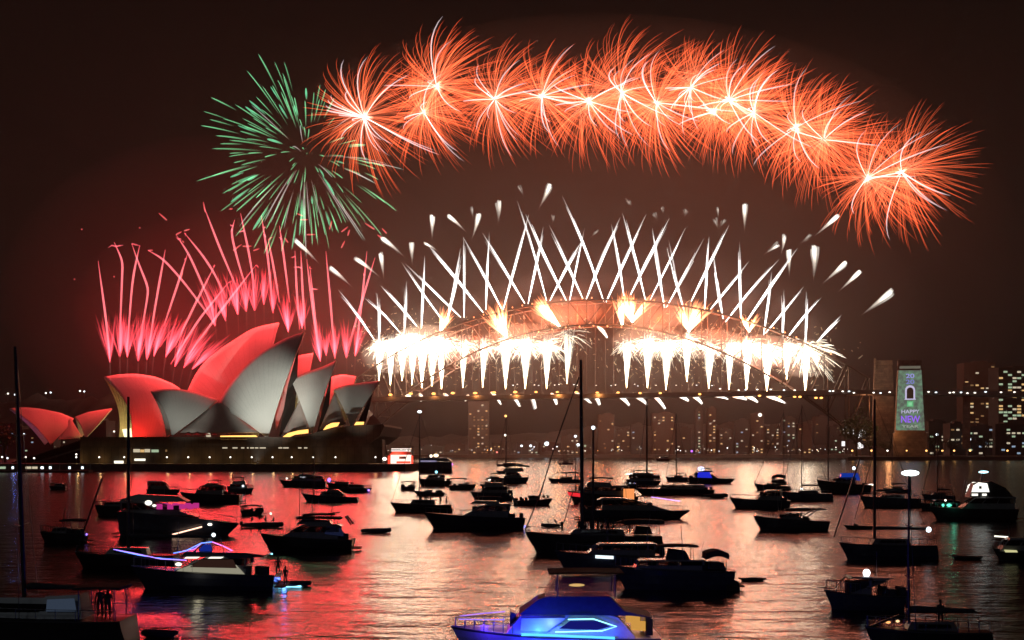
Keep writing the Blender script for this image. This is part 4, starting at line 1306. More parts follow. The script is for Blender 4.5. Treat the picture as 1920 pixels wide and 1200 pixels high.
cruiser(338, 452, 943, "longer dark cruiser, right of two rafted cruisers before the opera house", 20, 16, 34, .25, .72, hull_mat=M_black, fly=(.40, .62, 42))
b = cruiser(476, 428, 925, "small dark flybridge boat beyond the rafted cruisers' stern", 10, 9, 18, .2, .9, hull_mat=M_black, fly=(.3, .8, 30)); b.light(.4, 14, 2.0, G_cool, y=-.8)
b = cruiser(75, 162, 1018, "dim motorboat with a canopy near the left edge", 22, 18, 30, .25, .6, hull_mat=M_black); b.bimini(.45, .98, 44, 16, 4); b.light(1.0, 16, 2.2, G_led_v)
cruiser(92, 124, 918, "tiny dark boat alone near the left edge under the pontoon lights", 7, 6, 12, .3, .8, hull_mat=M_black)
# around the red reflections
b = cruiser(524, 612, 913, "pale cabin cruiser with a bright side window, near the boardwalk", 13, 11, 21, .25, .9, fly=(.4, .7, 28)); b.light(.48, 19, 2.6, G_cool, y=-.8, sx=2.4); b.light(.15, 16, 2.0, G_white, y=-.4)
b = yacht(566, 670, 941, "dark yacht with two thin masts, bow left, on the red water", 16, 10, .22, 95, roof=20, r=.8, boom_h=24); b.block("wheelhouse", [(.42, 12), (.48, 24), (.66, 23), (.80, 12)], .6, M_black); b.mast(.0, 15, 80, .6, 0, 0, None, None, False)
b = cruiser(698, 636, 923, "small dark cruiser with a violet light, right of the two-masted yacht", 8, 7, 15, .2, .7, hull_mat=M_black); b.light(.1, 4, 2.0, G_led_v, y=-.6)
cruiser(612, 664, 914, "low dark boat with a violet stern lamp beside the pale cruiser", 9, 6, 11, .3, .8, hull_mat=M_black).light(.10, 14, 3.2, G_led_v, sz=1.3)
b = cruiser(450, 492, 966, "small open boat with a long canopy, left of the crowded dinghy", 9, 8, 11, .2, .5, hull_mat=M_black, antenna=False); b.bimini(.02, .98, 18, 7, 2.2)
b = dinghy(532, 456, 989, "crowded dark dinghy on the red water", 9)
for k, (t_, kd) in enumerate(((.25, "sit"), (.45, "sit"), (.60, "stand"), (.78, "sit"))):
    b.man(t_, 8, kd, "%s person in the crowded dinghy, %s from its left end" % ("seated" if kd == "sit" else "standing", nth((4 - k) if False else k + 1)), y=rng.uniform(-.4, .4), sc=.8)
b.light(.32, 26, 2.0, G_white)
b = cruiser(488, 664, 1032, "bulky dark motor cruiser with a cluttered flybridge, left of the small flat tender", 32, 22, 50, .22, .84, hull_mat=M_black, slope=1.2, fly=(.40, .74, 68), arch=(.92, 64))
b.bimini(.40, .86, 62, 48, 3.5); b.pipe("boom_pole", [(.38, 62, 0), (.85, 72, 0)], 1.2, M_mast)
b.block("blue_screen", [(.70, 32), (.72, 46), (.82, 44), (.90, 28)], .78, glow("dim_blue", (.015, .02, .06), .5))
b.mast(.42, 50, 160, .7, 0, 0, None, None, False); b.mast(.56, 50, 150, .6, 0, 0, None, None, False)
dinghy(734, 678, 999, "flat black tender alone right of the bulky cruiser", 8, motor=False)
b = yacht(732, 846, 960, "dark open launch crowded with passengers, white masthead light, bow left", 18, 14, .48, 186, roof=24, r=1.0, boom_h=28, boom_end=.8, cover=False, mat=M_black)
b.light(.48, 188, 2.6, G_cool, sx=1.6)
for k, t_ in enumerate((.50, .58, .66, .82, .92)):
    b.man(t_, 12, "stand" if k % 2 else "phone", "passenger standing on the crowded launch, %s from its bow" % nth(k + 1), y=rng.uniform(-.4, .4), sc=1.05)
b = cruiser(780, 752, 919, "tiny canopied boat in front of the ferry's left end", 7, 7, 10, .2, .5, hull_mat=M_black, antenna=False); b.bimini(.02, .98, 16, 6, 2)
cruiser(776, 834, 929, "long low dark runabout below the tiny canopied boat", 9, 6, 11, .3, .6, hull_mat=M_black, antenna=False)
b = cruiser(784, 846, 911, "dark cruiser with teal lights moored right under the ferry", 14, 10, 22, .2, .8, hull_mat=M_black); b.light(.55, 26, 2.4, G_led_c); b.light(.62, 16, 2.0, G_cool, y=-.7)
b = cruiser(893, 842, 918, "small dark open boat, first right of the teal-lit cruiser", 10, 8, 12, .25, .5, hull_mat=M_black, antenna=False); b.bimini(.35, .98, 21, 7, 2)
# the ferry at the quay tip
b = Boat("ferry", 784, 848, 886, "dark double-ended ferry with a purple light at the quay tip", "ferry", 0, None, 8)
b.hull(8, 9, M_navy, .03, 0)
b.block("lower_saloon", [(.02, 8), (.03, 19), (.98, 21), (.99, 9)], .95, M_navy, .02); b.block("upper_saloon", [(.02, 19), (.03, 28), (.85, 28), (.97, 22)], .85, M_navy, .04)
b.side_panel("windows", [(.08, 20), (.08, 23), (.55, 23), (.55, 20)], .93, glow("ferry_win", (.4, .36, .6), .5), .06)
b.light(.88, 15, 4.0, glow("ferry_purple", (.62, .12, 1), 2.2), y=-1.0, sx=2.2, sz=.7); b.light(.38, 31, 2.6, G_white); b.light(.52, 32, 3.2, glow("ferry_warm", (1, .8, .5), 2.4), sx=1.6)
b.light(.45, 6, 2.4, G_led_c, y=-1.0)
b.pipe("mast", [(.3, 28, 0), (.3, 40, 0)], .8, M_mast)

# ---------------------------------------------------------------- centre
b = cruiser(795, 984, 992, "long dark motor yacht with a small red-white light on its side, bow left", 32, 22, 48, .36, .84, hull_mat=M_black, slope=1.4, yaw=4, fly=(.45, .72, 60), arch=(.86, 64))
b.light(.43, 16, 2.6, glow("side_red", (1, .45, .35), 2.4), y=-1.0); b.light(.62, 26, 2.0, G_white, y=-.85); b.light(1.0, 4, 2.4, G_led_b)
b = cruiser(882, 962, 937, "dark flybridge cruiser with a teal-white lamp, left of centre", 15, 13, 26, .22, .86, hull_mat=M_black, fly=(.3, .75, 40)); b.light(.66, 11, 3.4, G_cool, y=-1.0)
b = cruiser(992, 944, 906, "dark sport fisher with a tilted hardtop, bow right", 11, 10, 22, .25, .9, hull_mat=M_black, fly=(.2, .95, 36)); b.bimini(-.02, .98, 33, 20, 3)
b = cruiser(900, 952, 918, "small dark cruiser just behind the teal-lamp cruiser", 10, 9, 20, .25, .85, hull_mat=M_black, fly=(.3, .7, 30)); b.light(.35, 18, 2.2, G_white)
b = cruiser(1036, 962, 947, "low dark open boat with people, right of the teal-lamp cruiser", 12, 9, 18, .3, .6, hull_mat=M_black)
b.man(.22, 10, "sit", "person seated at the bow of the low open boat", sc=.95); b.man(.12, 11, "sit", "person leaning at the very bow of the low open boat", sc=.8)
b = yacht(1028, 1090, 905, "small yacht with a long furled boom behind the tallest mast", 8, 7, .82, 46, r=.6, boom_h=18, boom_end=.22); b.bimini(.5, .95, 19, 8, 2)
yacht(1046, 1074, 871, "tiny slender yacht far off near the north shore", 3.4, 3, .4, 24, r=.4, boom_h=6)
b = cruiser(1230, 1256, 865, "tiny lit launch near the far shore", 5, 4, 9, .2, .85); b.light(.3, 7, 1.2, G_white, y=-.8); b.light(.55, 7, 1.2, G_white, y=-.8)
b = cruiser(1064, 1196, 944, "dark work boat with a red glowing bow panel, behind the tallest mast", 24, 14, 34, .18, .86, hull_mat=M_black, fly=(.25, .6, 48))
b.side_panel("red_panel", [(.02, 15), (.0, 22), (.20, 19), (.20, 12)], .78, glow("bow_red", (.9, .03, .04), .9), .1)
for k, t_ in enumerate((.12, .17, .36, .50)):
    b.man(t_, 20, "phone" if k % 2 else "stand", "person on the red-panelled work boat, %s from its bow" % nth(k + 1), y=rng.uniform(-.4, .4))
m = MB(); sx = b.s
m.box((b.X(.86), -b.B * .5 if b.rz < 1 else b.B * .5, 15 * sx), (20 * sx, .25, 26 * sx))
m.build("lit_awning", glow("lit_awning", (1, .33, .10), 1.0), b.o)
b = cruiser(1240, 1174, 911, "dark cruiser with a white hardtop left of the lone thick far mast", 10, 9, 22, .2, .9, hull_mat=M_black, fly=(.3, .8, 28), win=None); b.light(.9, 22, 2.6, G_white, sx=2.5, sz=.6)
b = cruiser(1168, 1198, 916, "tiny boat with blue and white deck lights above the orange awning", 6, 6, 10, .2, .8); b.light(.45, 9, 1.8, G_cool, y=-.8); b.light(.75, 9, 1.6, G_led_b, y=-.8)
b = cruiser(1190, 1338, 928, "long low dark boat crowded at the rail, right of the orange awning", 13, 11, 19, .3, .88, hull_mat=M_black)
for k, t_ in enumerate((.35, .5, .62, .76)):
    b.man(t_, 14, "sit", "seated person on the long low boat, %s from its bow" % nth(k + 1), y=rng.uniform(-.5, .5), sc=.9)
dinghy(1364, 1318, 934, "dark dinghy at the stern of the long low boat", 8)
b = yacht(1248, 1292, 903, "small yacht with people and a thin tall mast, left of the blue-lit cruiser", 9, 8, .45, 128, r=.8, boom_h=15, boom_end=.8)
for k, t_ in enumerate((.3, .6, .85)):
    b.man(t_, 8, "stand", "person on the thin-masted small yacht, %s from its bow" % nth(k + 1), sc=.95)
b = cruiser(1378, 1290, 907, "cruiser washed in blue light with a bright white stern lamp, bow right", 9, 12, 22, .35, .85, hull_mat=M_navy, slope=1.5, fly=(.45, .7, 28))
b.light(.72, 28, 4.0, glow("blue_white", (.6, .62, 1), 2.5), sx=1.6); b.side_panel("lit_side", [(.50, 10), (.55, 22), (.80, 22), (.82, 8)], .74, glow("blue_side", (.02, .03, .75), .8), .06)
b = cruiser(1294, 1086, 973, "wide dark motor yacht with a raked screen, bow right, behind the main black yacht", 16, 18, 40, .18, .80, hull_mat=M_black, slope=2.4, antenna=False)
b.block("stern_gunwale", [(.92, 16), (.96, 26), (1.0, 30), (1.0, 14)], .8, M_black); b.pipe("violet_rail", [(.10, 34, -.6), (.36, 42, -.7)], .6, G_led_v)
b = dinghy(1014, 1050, 988, "two people on a jet ski before the main black yacht", 6, cat="jet ski"); b.man(.35, 6, "sit", "front rider on the jet ski", sc=.55); b.man(.75, 6, "sit", "rear rider on the jet ski", sc=.6)
# main black yacht: the tallest mast of the picture
b = yacht(984, 1238, 1037, "large black sailing yacht with the tallest mast and people on deck, bow left", 40, 34, .425, 362, roof=46, r=3.6, boom_h=70, boom_end=.42, mat=M_black, fore=False, back=False, cover=False, lean=-.012)
b.pipe("forestay", [(.0, 42, 0), (.12, 115, 0), (.22, 200, 0), (.40, 330, 0)], 1.3, M_mast); b.pipe("inner_stay", [(.27, 40, 0), (.36, 120, 0)], .9, M_mast)
mm = b.mast(.505, 40, 232, 2.2, 0, 1, None, None, False); b.light(.505, 235, 3.6, G_cool)
b.bimini(.73, 1.02, 62, 36, 8, .8); b.block("wheel_box", [(.80, 36), (.82, 52), (.92, 50), (.94, 36)], .4, M_black)
b.pipe("pushpit_arch", [[(.60, 40, .5), (.66, 58, .4), (.72, 60, 0), (.78, 52, -.4), (.78, 38, -.5)]], 1.2, M_steelp)
for k, t_ in enumerate((.40, .45, .49, .54, .57, .61, .65)):
    b.man(t_, 36, ("stand", "sit", "phone")[k % 3], "person on deck of the main black yacht, %s from its bow" % nth(k + 1), y=rng.uniform(-.5, .5), sc=1.0)
b = cruiser(1040, 1236, 1070, "dark cruiser with bright saloon windows, wedged between black yacht and big dark cruiser", 38, 30, 52, .30, .95, hull_mat=M_navy, slope=.8, antenna=False)
b.side_panel("lit_window", [(.38, 26), (.38, 31.5), (.55, 30), (.55, 24.5)], 1.0, glow("saloon_white", (.8, .95, 1), 1.6), .05); b.light(.64, 29, 3.6, G_cool, y=-1.0, sx=1.5, sz=.7)
b = cruiser(1150, 1374, 1104, "big dark motor cruiser with an oval stern canopy, centre right", 44, 36, 56, .16, .74, hull_mat=M_black, slope=.5, antenna=False)
b.bimini(.36, .70, 82, 54, 3.5, .7); b.block("helm_seats", [(.44, 54), (.46, 76), (.60, 72), (.64, 54)], .4, M_canvas); b.bimini(.76, .95, 68, 40, 11, .85, arch=6)
b.block("stern_step", [(.93, 34), (.96, 22), (1.03, 16), (1.04, 0), (.93, 0)], .85, M_black); b.block("sunpad", [(.60, 40), (.60, 54), (.90, 50), (.94, 38)], .6, M_canvas)
kb = Boat("kayak", 1384, 1436, 1089, "thin dark kayak floating alone right of the big dark cruiser", "kayak"); kb.B = .75; kb.hull(5.5, 4.5, M_black, .15, .15)
m = MB(); m.box((kb.X(.5), 0, 5.5 * kb.s), (1.0, .5, .05)); m.build("seat", M_canvas, kb.o)

# blue cruiser at the bottom edge
b = Boat("motor_cruiser", 846, 1232, 1236, "foreground motor cruiser glowing bright blue, clear-sided flybridge on top", "motorboat", 0, None, 4.3)
M_white = paint("white_deck", (.62, .62, .64), .35, var=.10)
b.hull(62, 48, M_white, .10, .02)
b.block("cabin", [(.27, 56), (.34, 88), (.40, 92), (.72, 92), (.80, 84), (.88, 50), (.88, 40)], .80, M_white, .10)
b.block("roof_cover", [(.33, 90), (.42, 116), (.47, 122), (.76, 122), (.83, 96), (.97, 84), (.86, 88)], .72, paint("navy_canvas", (.03, .035, .12), .7, var=.2), .12)
b.block("windscreen", [(.335, 62), (.34, 84), (.55, 85), (.46, 60)], .84, M_white, .02)
b.side_panel("side_window", [(.52, 66), (.57, 80), (.70, 80), (.76, 70), (.70, 64)], .83, glow("window_blue_dark", (.01, .012, .22), .7), .06)
b.pipe("window_outline", [[(.56, 83, -.88), (.68, 84, -.88), (.79, 70, -.88), (.72, 62, -.88), (.50, 60, -.88)], [(.56, 83, .88), (.68, 84, .88), (.79, 70, .88), (.72, 62, .88), (.50, 60, .88)]], 1.1, G_led_c)
b.pipe("led_strip", [[(.34, 56, -.93), (.50, 54, -.97), (.78, 50, -.99)], [(.34, 56, .93), (.50, 54, .97), (.78, 50, .99)]], 3.0, glow("led_cyan_soft", (.10, .55, 1), 1.6))
b.side_panel("stern_cabin_light", [(.86, 62), (.86, 80), (.93, 78), (.93, 60)], .70, glow("stern_amber", (1, .5, .10), .6), .05)
b.block("stern_post", [(.93, 52), (.93, 84), (.965, 82), (.965, 52)], .70, M_black, 0)
b.rail(.02, .30, 17, 6, .8)
b.pipe("violet_rail_light", [[(.04, 78, -.3), (.14, 80, -.6), (.26, 82, -.8)], [(.04, 78, .3), (.14, 80, .6), (.26, 82, .8)]], 1.3, glow("led_violet_soft", (.45, .25, 1), 1.0))
b.block("bow_locker", [(.285, 60), (.285, 92), (.315, 88), (.315, 60)], .28, M_black, 0)
mclr, tclr = mat_new("clear_plastic_side")
oo = tclr.nodes.new("ShaderNodeOutputMaterial"); mx_ = tclr.nodes.new("ShaderNodeMixShader"); tr_ = tclr.nodes.new("ShaderNodeBsdfTransparent"); pb = tclr.nodes.new("ShaderNodeBsdfPrincipled")
pb.inputs["Roughness"].default_value = .2; pb.inputs["Base Color"].default_value = (.02, .02, .05, 1); tr_.inputs[0].default_value = (.75, .62, .62, 1); mx_.inputs[0].default_value = .30
tclr.links.new(tr_.outputs[0], mx_.inputs[1]); tclr.links.new(pb.outputs[0], mx_.inputs[2]); tclr.links.new(mx_.outputs[0], oo.inputs[0])
b.block("clear_sides", [(.455, 123), (.50, 158), (.80, 158), (.79, 123)], .66, mclr, .04)
b.bimini(.47, .83, 166, 122, 3, .72, M_canvas)
b.light(.61, 139, 5, glow("helm_lamp", (1, .75, .25), 1.3), sx=3, sz=.55)
for (t_, h_, y_, pw, cc) in ((.34, 70, 1.35, 130, (.02, .025, 1)), (.55, 52, 1.6, 200, (.02, .025, 1)), (.74, 56, 1.5, 150, (.02, .025, 1)), (.16, 74, 1.0, 90, (.06, .02, 1)), (.40, 112, 1.25, 60, (.02, .02, 1)), (.42, 64, 1.12, 16, (.12, .75, 1)), (.48, 78, 1.08, 10, (.5, .95, 1)), (.65, 54, 1.3, 10, (.05, .6, 1))):
    for sg in (1, -1):
        l = lamp("blue_flood", (0, 0, 0), cc, pw, .12); l.parent = b.o; l.location = b.p(t_, h_, y_ * sg)
l = lamp("stern_lamp", (0, 0, 0), (1, .5, .1), 10, .15); l.parent = b.o; l.location = b.p(.90, 76, 1.1 * (1 if b.rz > 1 else -1))

# ---------------------------------------------------------------- right part of the harbour
b = cruiser(1368, 1480, 953, "long dark motor cruiser with a low wheelhouse, bow left, right of centre", 20, 15, 34, .42, .86, hull_mat=M_black, slope=.8)
dinghy(1530, 1472, 957, "slim dark tender trailing from the low wheelhouse cruiser", 4.5, motor=False)
yacht(1414, 1480, 919, "dark yacht with a drooping bow and bare mast, far right of the blue-lit cruiser", 13, 8, .84, 150, r=.6, boom_h=14, cover=False)
b = cruiser(1446, 1474, 908, "small boat with a round dark canopy and white top", 7, 6, 9, .2, .5, hull_mat=M_black, antenna=False); b.bimini(.05, .95, 16, 6, 6, .8, arch=3)
b = yacht(1464, 1558, 939, "dark yacht with a small white deck lamp and bare mast, left of the blue-cabin boat", 18, 14, .42, 180, r=.8, boom_h=28); b.light(.45, 22, 2.2, G_cool, y=-.9)
b = cruiser(1530, 1632, 925, "dark cruiser with a blue-lit wheelhouse and red-white lamps, right of the bare masts", 26, 16, 30, .30, .70, hull_mat=M_black, yaw=4)
b.block("wheelhouse", [(.44, 28), (.46, 38), (.76, 38), (.80, 24)], .6, glow("blue_house", (.01, .05, .45), .6)); b.light(.70, 47, 3.2, G_cool); b.light(.47, 33, 3.2, glow("lamp_red", (1, .2, .1), 2)); b.pipe("mast", [(.70, 36, 0), (.70, 46, 0)], .7, M_mast)
b.light(1.02, 16, 2.6, G_white, sx=2.4, sz=.6); b.mast(.22, 24, 182, 1.1, 0, 0, None, None, False)
b = cruiser(1412, 1552, 994, "sleek dark runabout with a stern arch, bow left, right of centre", 28, 18, 34, .30, .62, hull_mat=M_black, slope=2.0, antenna=False, plat=False)
b.pipe("stern_arch", [[(.70, 26, .8), (.82, 38, .75), (.95, 40, .75)], [(.70, 26, -.8), (.82, 38, -.75), (.95, 40, -.75)]], 1.6, M_gel)
# right-hand sailing yacht
b = yacht(1574, 1750, 1049, "dark sailing yacht at right with furled boom and a bright stern lamp, bow left", 32, 28, .375, 300, roof=40, r=2.8, boom_h=56, boom_end=.99, mat=M_navy, fore=False, back=True)
b.light(.95, 56, 5.2, G_cool, power=6, col=(.8, .9, 1)); b.pipe("forestay", [(-.06, 42, 0), (.22, 190, 0)], 1.5, M_mast); b.pipe("inner_stay", [(.16, 75, 0), (.30, 160, 0)], .8, M_mast)
b.mast(.74, 30, 160, 1.2, 0, 0, None, None, False)
b = yacht(1612, 1722, 951, "dark yacht under a dazzling white masthead floodlight, bow left", 22, 17, .26, 110, r=1.2, boom_h=30, boom_end=.70)
b.mast(.86, 16, 62, 2.2, 0, 0, None, None, False); b.light(.86, 64, 7.5, glow("masthead_flood", (.85, 1, .98), 3.5), sx=2.3, sz=.75, power=6, col=(.9, 1, 1))
kb = Boat("kayak", 1582, 1640, 992, "dark slim rowing shell lying beyond the right-hand yacht's bow", "kayak"); kb.B = 1.0; kb.hull(7, 6, M_black, .12, .12); kb.block("seat_box", [(.3, 5), (.32, 11), (.44, 9), (.5, 5)], .5, M_black)
kb = Boat("kayak", 1784, 1842, 1049, "dim dark rowing shell at right, level with the stern-lamp yacht", "kayak"); kb.B = 1.0; kb.hull(7, 6, M_black, .12, .12)
yacht(1656, 1704, 924, "dim small yacht behind the floodlit-mast yacht", 9, 7, .35, 110, r=.7, boom_h=16)
yacht(1728, 1788, 937, "dim small yacht left of the green-lit motor yacht", 11, 8, .5, 130, r=.7, boom_h=18)
# big motor yacht with lit wheelhouse and green lamps
b = cruiser(1742, 1904, 976, "dark motor yacht with a blazing white wheelhouse and green bow lamps, near the right edge", 26, 22, 46, .34, .96, hull_mat=M_black, slope=.9, antenna=False)
b.block("upper_house", [(.44, 44), (.50, 70), (.70, 74), (.86, 62), (.95, 44)], .66, M_black)
b.side_panel("lit_wheelhouse", [(.46, 54), (.48, 66), (.54, 72), (.64, 70), (.665, 54)], .68, glow("wheelhouse_white", (1, .98, .88), 1.5), .08)
b.side_panel("window_mullion", [(.545, 60), (.545, 65), (.575, 65), (.575, 60)], .70, M_black, .10)
for x0, x1 in ((.46, .53), (.58, .63)):
    b.side_panel("lower_window", [(x0, 47), (x0, 51), (x1, 51), (x1, 47)], .76, G_cabw, .08)
b.pipe("mast", [(.60, 72, 0), (.62, 90, 0)], 1.6, M_mast); b.light(.63, 91, 4.0, glow("top_cyan", (.5, .9, 1), 3), sx=2.4, sz=.6)
G_green = glow("lamp_green", (.12, .95, .60), 2)
b.light(.27, 28, 4.2, G_green, y=-.9, sx=1.2, sz=.7); b.light(.20, 28, 2.8, G_green, y=-.9); b.light(.19, 38, 2.0, G_white)
l = lamp("green_light", (0, 0, 0), (.1, 1, .6), 25, .2); l.parent = b.o; l.location = b.p(.24, 30, 1.2 * (1 if b.rz > 1 else -1))
b = cruiser(1722, 1800, 957, "dim low boat tucked behind the green-lamp yacht's bow", 14, 12, 20, .3, .8, hull_mat=M_black, antenna=False)
b = cruiser(1862, 1990, 1052, "dim cruiser cut by the right edge, one pale yellow window strip", 24, 18, 44, .06, .9, hull_mat=M_black, antenna=False)
b.side_panel("yellow_window", [(.12, 18), (.10, 23), (.28, 22), (.30, 18)], .97, glow("cabin_yellow", (.75, .72, .35), .8), .1); b.pipe("roof_light", [(.06, 46, -.7), (.26, 44, -.7)], 1.6, G_cabw)
# small fishing boat in the right foreground
b = cruiser(1546, 1692, 1142, "small dark fishing boat with a bright lamp on its cabin roof, right foreground", 36, 27, 60, .26, .56, hull_mat=M_navy, slope=1.8, antenna=False, plat=False, beam=2.3)
b.block("hardtop", [(.30, 59), (.32, 63), (.58, 62), (.58, 59)], .80, M_gel, .02); b.light(.54, 68, 7.0, glow("roof_lamp", (.86, .94, 1), 3.5), power=25, col=(.75, .86, 1))
b.pipe("bow_rail", [[(-.10, 40, 0), (.10, 40, .5)], [(-.10, 40, 0), (.10, 40, -.5)], [(-.09, 33, 0), (.04, 33, 0)]], .8, M_steelp); b.pipe("screen_frame", [(.16, 36, -.7), (.30, 60, -.6)], 1.2, M_steelp)
b.block("stern_box", [(.88, 24), (.88, 38), (1.0, 38), (1.0, 22)], .7, M_black); b.outboard(1.01, 22)
b.man(.70, 20, "phone", "person standing in the open stern of the small fishing boat", rz=.2, sc=.88)
# dim yacht at the bottom right
b = yacht(1622, 1850, 1222, "dim sailing yacht cut by the lower right edge, thin tall mast", 48, 40, .36, 330, roof=58, r=2.2, boom_h=74, boom_end=.92, mat=M_black, fore=False, back=False)
b.pipe("bowsprit_spar", [(.03, 46, 0), (.28, 68, 0)], 2.6, M_mast); b.light(.22, 52, 2.6, glow("deck_amber", (1, .45, .15), 1.4), y=-.7, sx=2); b.light(.30, 54, 2.6, glow("deck_amber2", (1, .6, .3), 1.4), y=-.7, sx=1.5)
b.man(.62, 44, "stand", "person standing on the dim yacht at the lower right", rz=.1, sc=.95)
# a bare mast that rises left of the centre
b = yacht(930, 966, 874, "tiny yacht with a red masthead pennant far off, left of the forestay", 4, 3.5, .5, 40, r=.6, boom_h=8); b.light(.05, 26, 1.6, glow("pennant_red", (1, .25, .2), 2))
b = yacht(1196, 1236, 898, "small yacht with the lone thick far mast, centre right", 8, 7, .42, 150, r=1.7, boom_h=14, boom_end=.85)
b = yacht(930, 968, 888, "small yacht with a thin mast and two lamps, left of the tallest mast", 6, 5, .5, 110, r=1.1, boom_h=10, boom_end=.8); b.light(.48, 108, 2.2, G_warm); b.light(.46, 72, 2.2, G_white)
# ================================================================== FIREWORKS
def star_trails(tb, c, n, Rm, col_in, col_mid, col_out, r0, wind, grav, t0=0.03, jit=0.25, segs=9, pick=None, gain=1.0, squash=1.0, seglen=None):
    """stars thrown from c on curved paths bent by wind and gravity"""
    c = np.array(c)
    for _ in range(n):
        d = rng.normal(size=3); d /= np.linalg.norm(d)
        if pick is not None and not pick(d):
            continue
        d = d * np.array([1, 1, squash])
        L = Rm * (1 - jit * rng.random())
        ts = t0 if np.isscalar(t0) else t0[0] + (t0[1] - t0[0]) * rng.random()
        te = 1.0 if seglen is None else min(1.0, ts + seglen * (.5 + rng.random()))
        t = np.linspace(ts, te, segs)[:, None]
        up = 1.0 + .6 * max(0.0, d[2] / (np.linalg.norm(d) + 1e-6))
        P = c + d * L * (1.35 * t - 0.35 * t * t) + np.array(wind) * up * Rm * t * t * (.5 + .5 * t) + np.array([0, 0, -grav]) * Rm * t * t
        s = t[:, 0]
        f = (s - ts) / (te - ts)
        C = np.where(f[:, None] < 0.45, np.array(col_in) + (np.array(col_mid) - np.array(col_in)) * (f / 0.45)[:, None],
                     np.array(col_mid) + (np.array(col_out) - np.array(col_mid)) * ((f - 0.45) / 0.55)[:, None])
        C = C * gain * (0.7 + 0.6 * rng.random())
        rr = r0 * (0.7 + 0.6 * rng.random()) * np.interp(f, [0, 0.12, 0.55, 0.9, 1], [0.45, 0.8, 1.15, 0.75, 0.06])
        tb.add(P, rr, C)

# ---- the high arc of orange bursts
ORANGE = [(684, 220, 138, 1.0), (795, 211, 112, .75), (819, 162, 122, .9), (928, 186, 118, .7), (1016, 181, 108, .7), (1104, 190, 122, .6),
          (1166, 174, 138, .8), (1231, 193, 120, .7), (1296, 164, 106, .8), (1339, 210, 92, .7), (1367, 188, 128, 1.3), (1414, 211, 118, .7),
          (1493, 239, 120, .8), (1545, 262, 126, .5), (1626, 334, 126, .7), (1691, 323, 138, .8)]
for i, (px, py, rp, k) in enumerate(ORANGE):
    D = 1290 + 130 * rng.random() - 40
    s = D / F
    c = at(px, py, D)
    b = empty("firework_burst", c, 0, "burst of orange and white stars, %s from the left along the high arc of bursts" % nth(i + 1),
              "firework", "orange bursts in the high arc")
    tb = Tubes()
    for _s in range(3):                                             # three shells broken at slightly different moments
        off = rng.normal(size=3) * np.array([10, 10, 7]) * s * (_s > 0)
        g_ = (.74, .58, .48)[_s] * (.8 + .4 * rng.random())
        star_trails(tb, off, (150, 100, 80)[_s], rp * s * (1.10, .90, .72)[_s], (.27 * g_, .09 * g_, .05 * g_), (.86 * g_, .125 * g_, .04 * g_), (.66 * g_, .065 * g_, .02 * g_), 0.47, (.06 + .14 * rng.random(), 0, .05), .12, jit=.30)
    tb.build("orange_trails", SPARK, b)
    tw = Tubes()
    star_trails(tw, (0, 0, 0), int(6 + 15 * rng.random() ** 1.5), rp * s * rng.uniform(.8, 1.2), (1.6, 1.25, 1.15), (1.0, .74, .74), (.45, .38, .42), 0.66, (.20, 0, .10), .14, jit=.55)
    tw.build("white_trails", SPARK, b)
    tc_ = Tubes()
    kc = k; k = k * (1.0, .35, .7, .15, .8)[i % 5]
    star_trails(tc_, (0, 0, 0), 22, rp * s * .13, (2.6 * k, 2.1 * k, 1.9 * k), (1.0 * k, .55 * k, .4 * k), (.4, .14, .06), 0.7, (.1, 0, 0), .05)
    tc_.build("core", SPARK, b); k = kc
    lamp("burst_light", c, (1.0, .31, .19), 1.0e6 * k * LG, 14, b)

# ---- green burst at the left
D = 1010; s = D / F
c = at(572, 292, D)
b = empty("firework_burst", c, 0, "large green burst with a hollow dark centre, left end of the sky display", "firework")
tb = Tubes()
def notright(d):
    return not (d[0] > .35 and d[2] > .15 and rng.random() < .4)
star_trails(tb, (0, 0, 0), 150, 212 * s, (.03, .05, .03), (.12, .42, .18), (.18, .66, .30), 0.48, (-.02, 0, .02), .10, t0=(.28, .72), jit=.26, pick=notright, seglen=.38)
star_trails(tb, (0, 0, 0), 26, 200 * s, (.04, .12, .06), (.14, .60, .30), (.10, .50, .25), 0.85, (-.02, 0, .02), .10, t0=(.4, .7), jit=.26, pick=notright, seglen=.3)
tb.build("green_trails", SPARK, b)["kind"] = "stuff"
tw = Tubes()
star_trails(tw, (0, 0, 0), 22, 188 * s, (.16, .11, .09), (.42, .36, .34), (.22, .36, .28), 0.42, (.02, 0, .03), .12, t0=(.12, .5), jit=.4, pick=notright)
tw.build("pale_trails", SPARK, b)
lamp("burst_light", c, (.35, 1.0, .5), 2.0e5 * LG, 20, b)

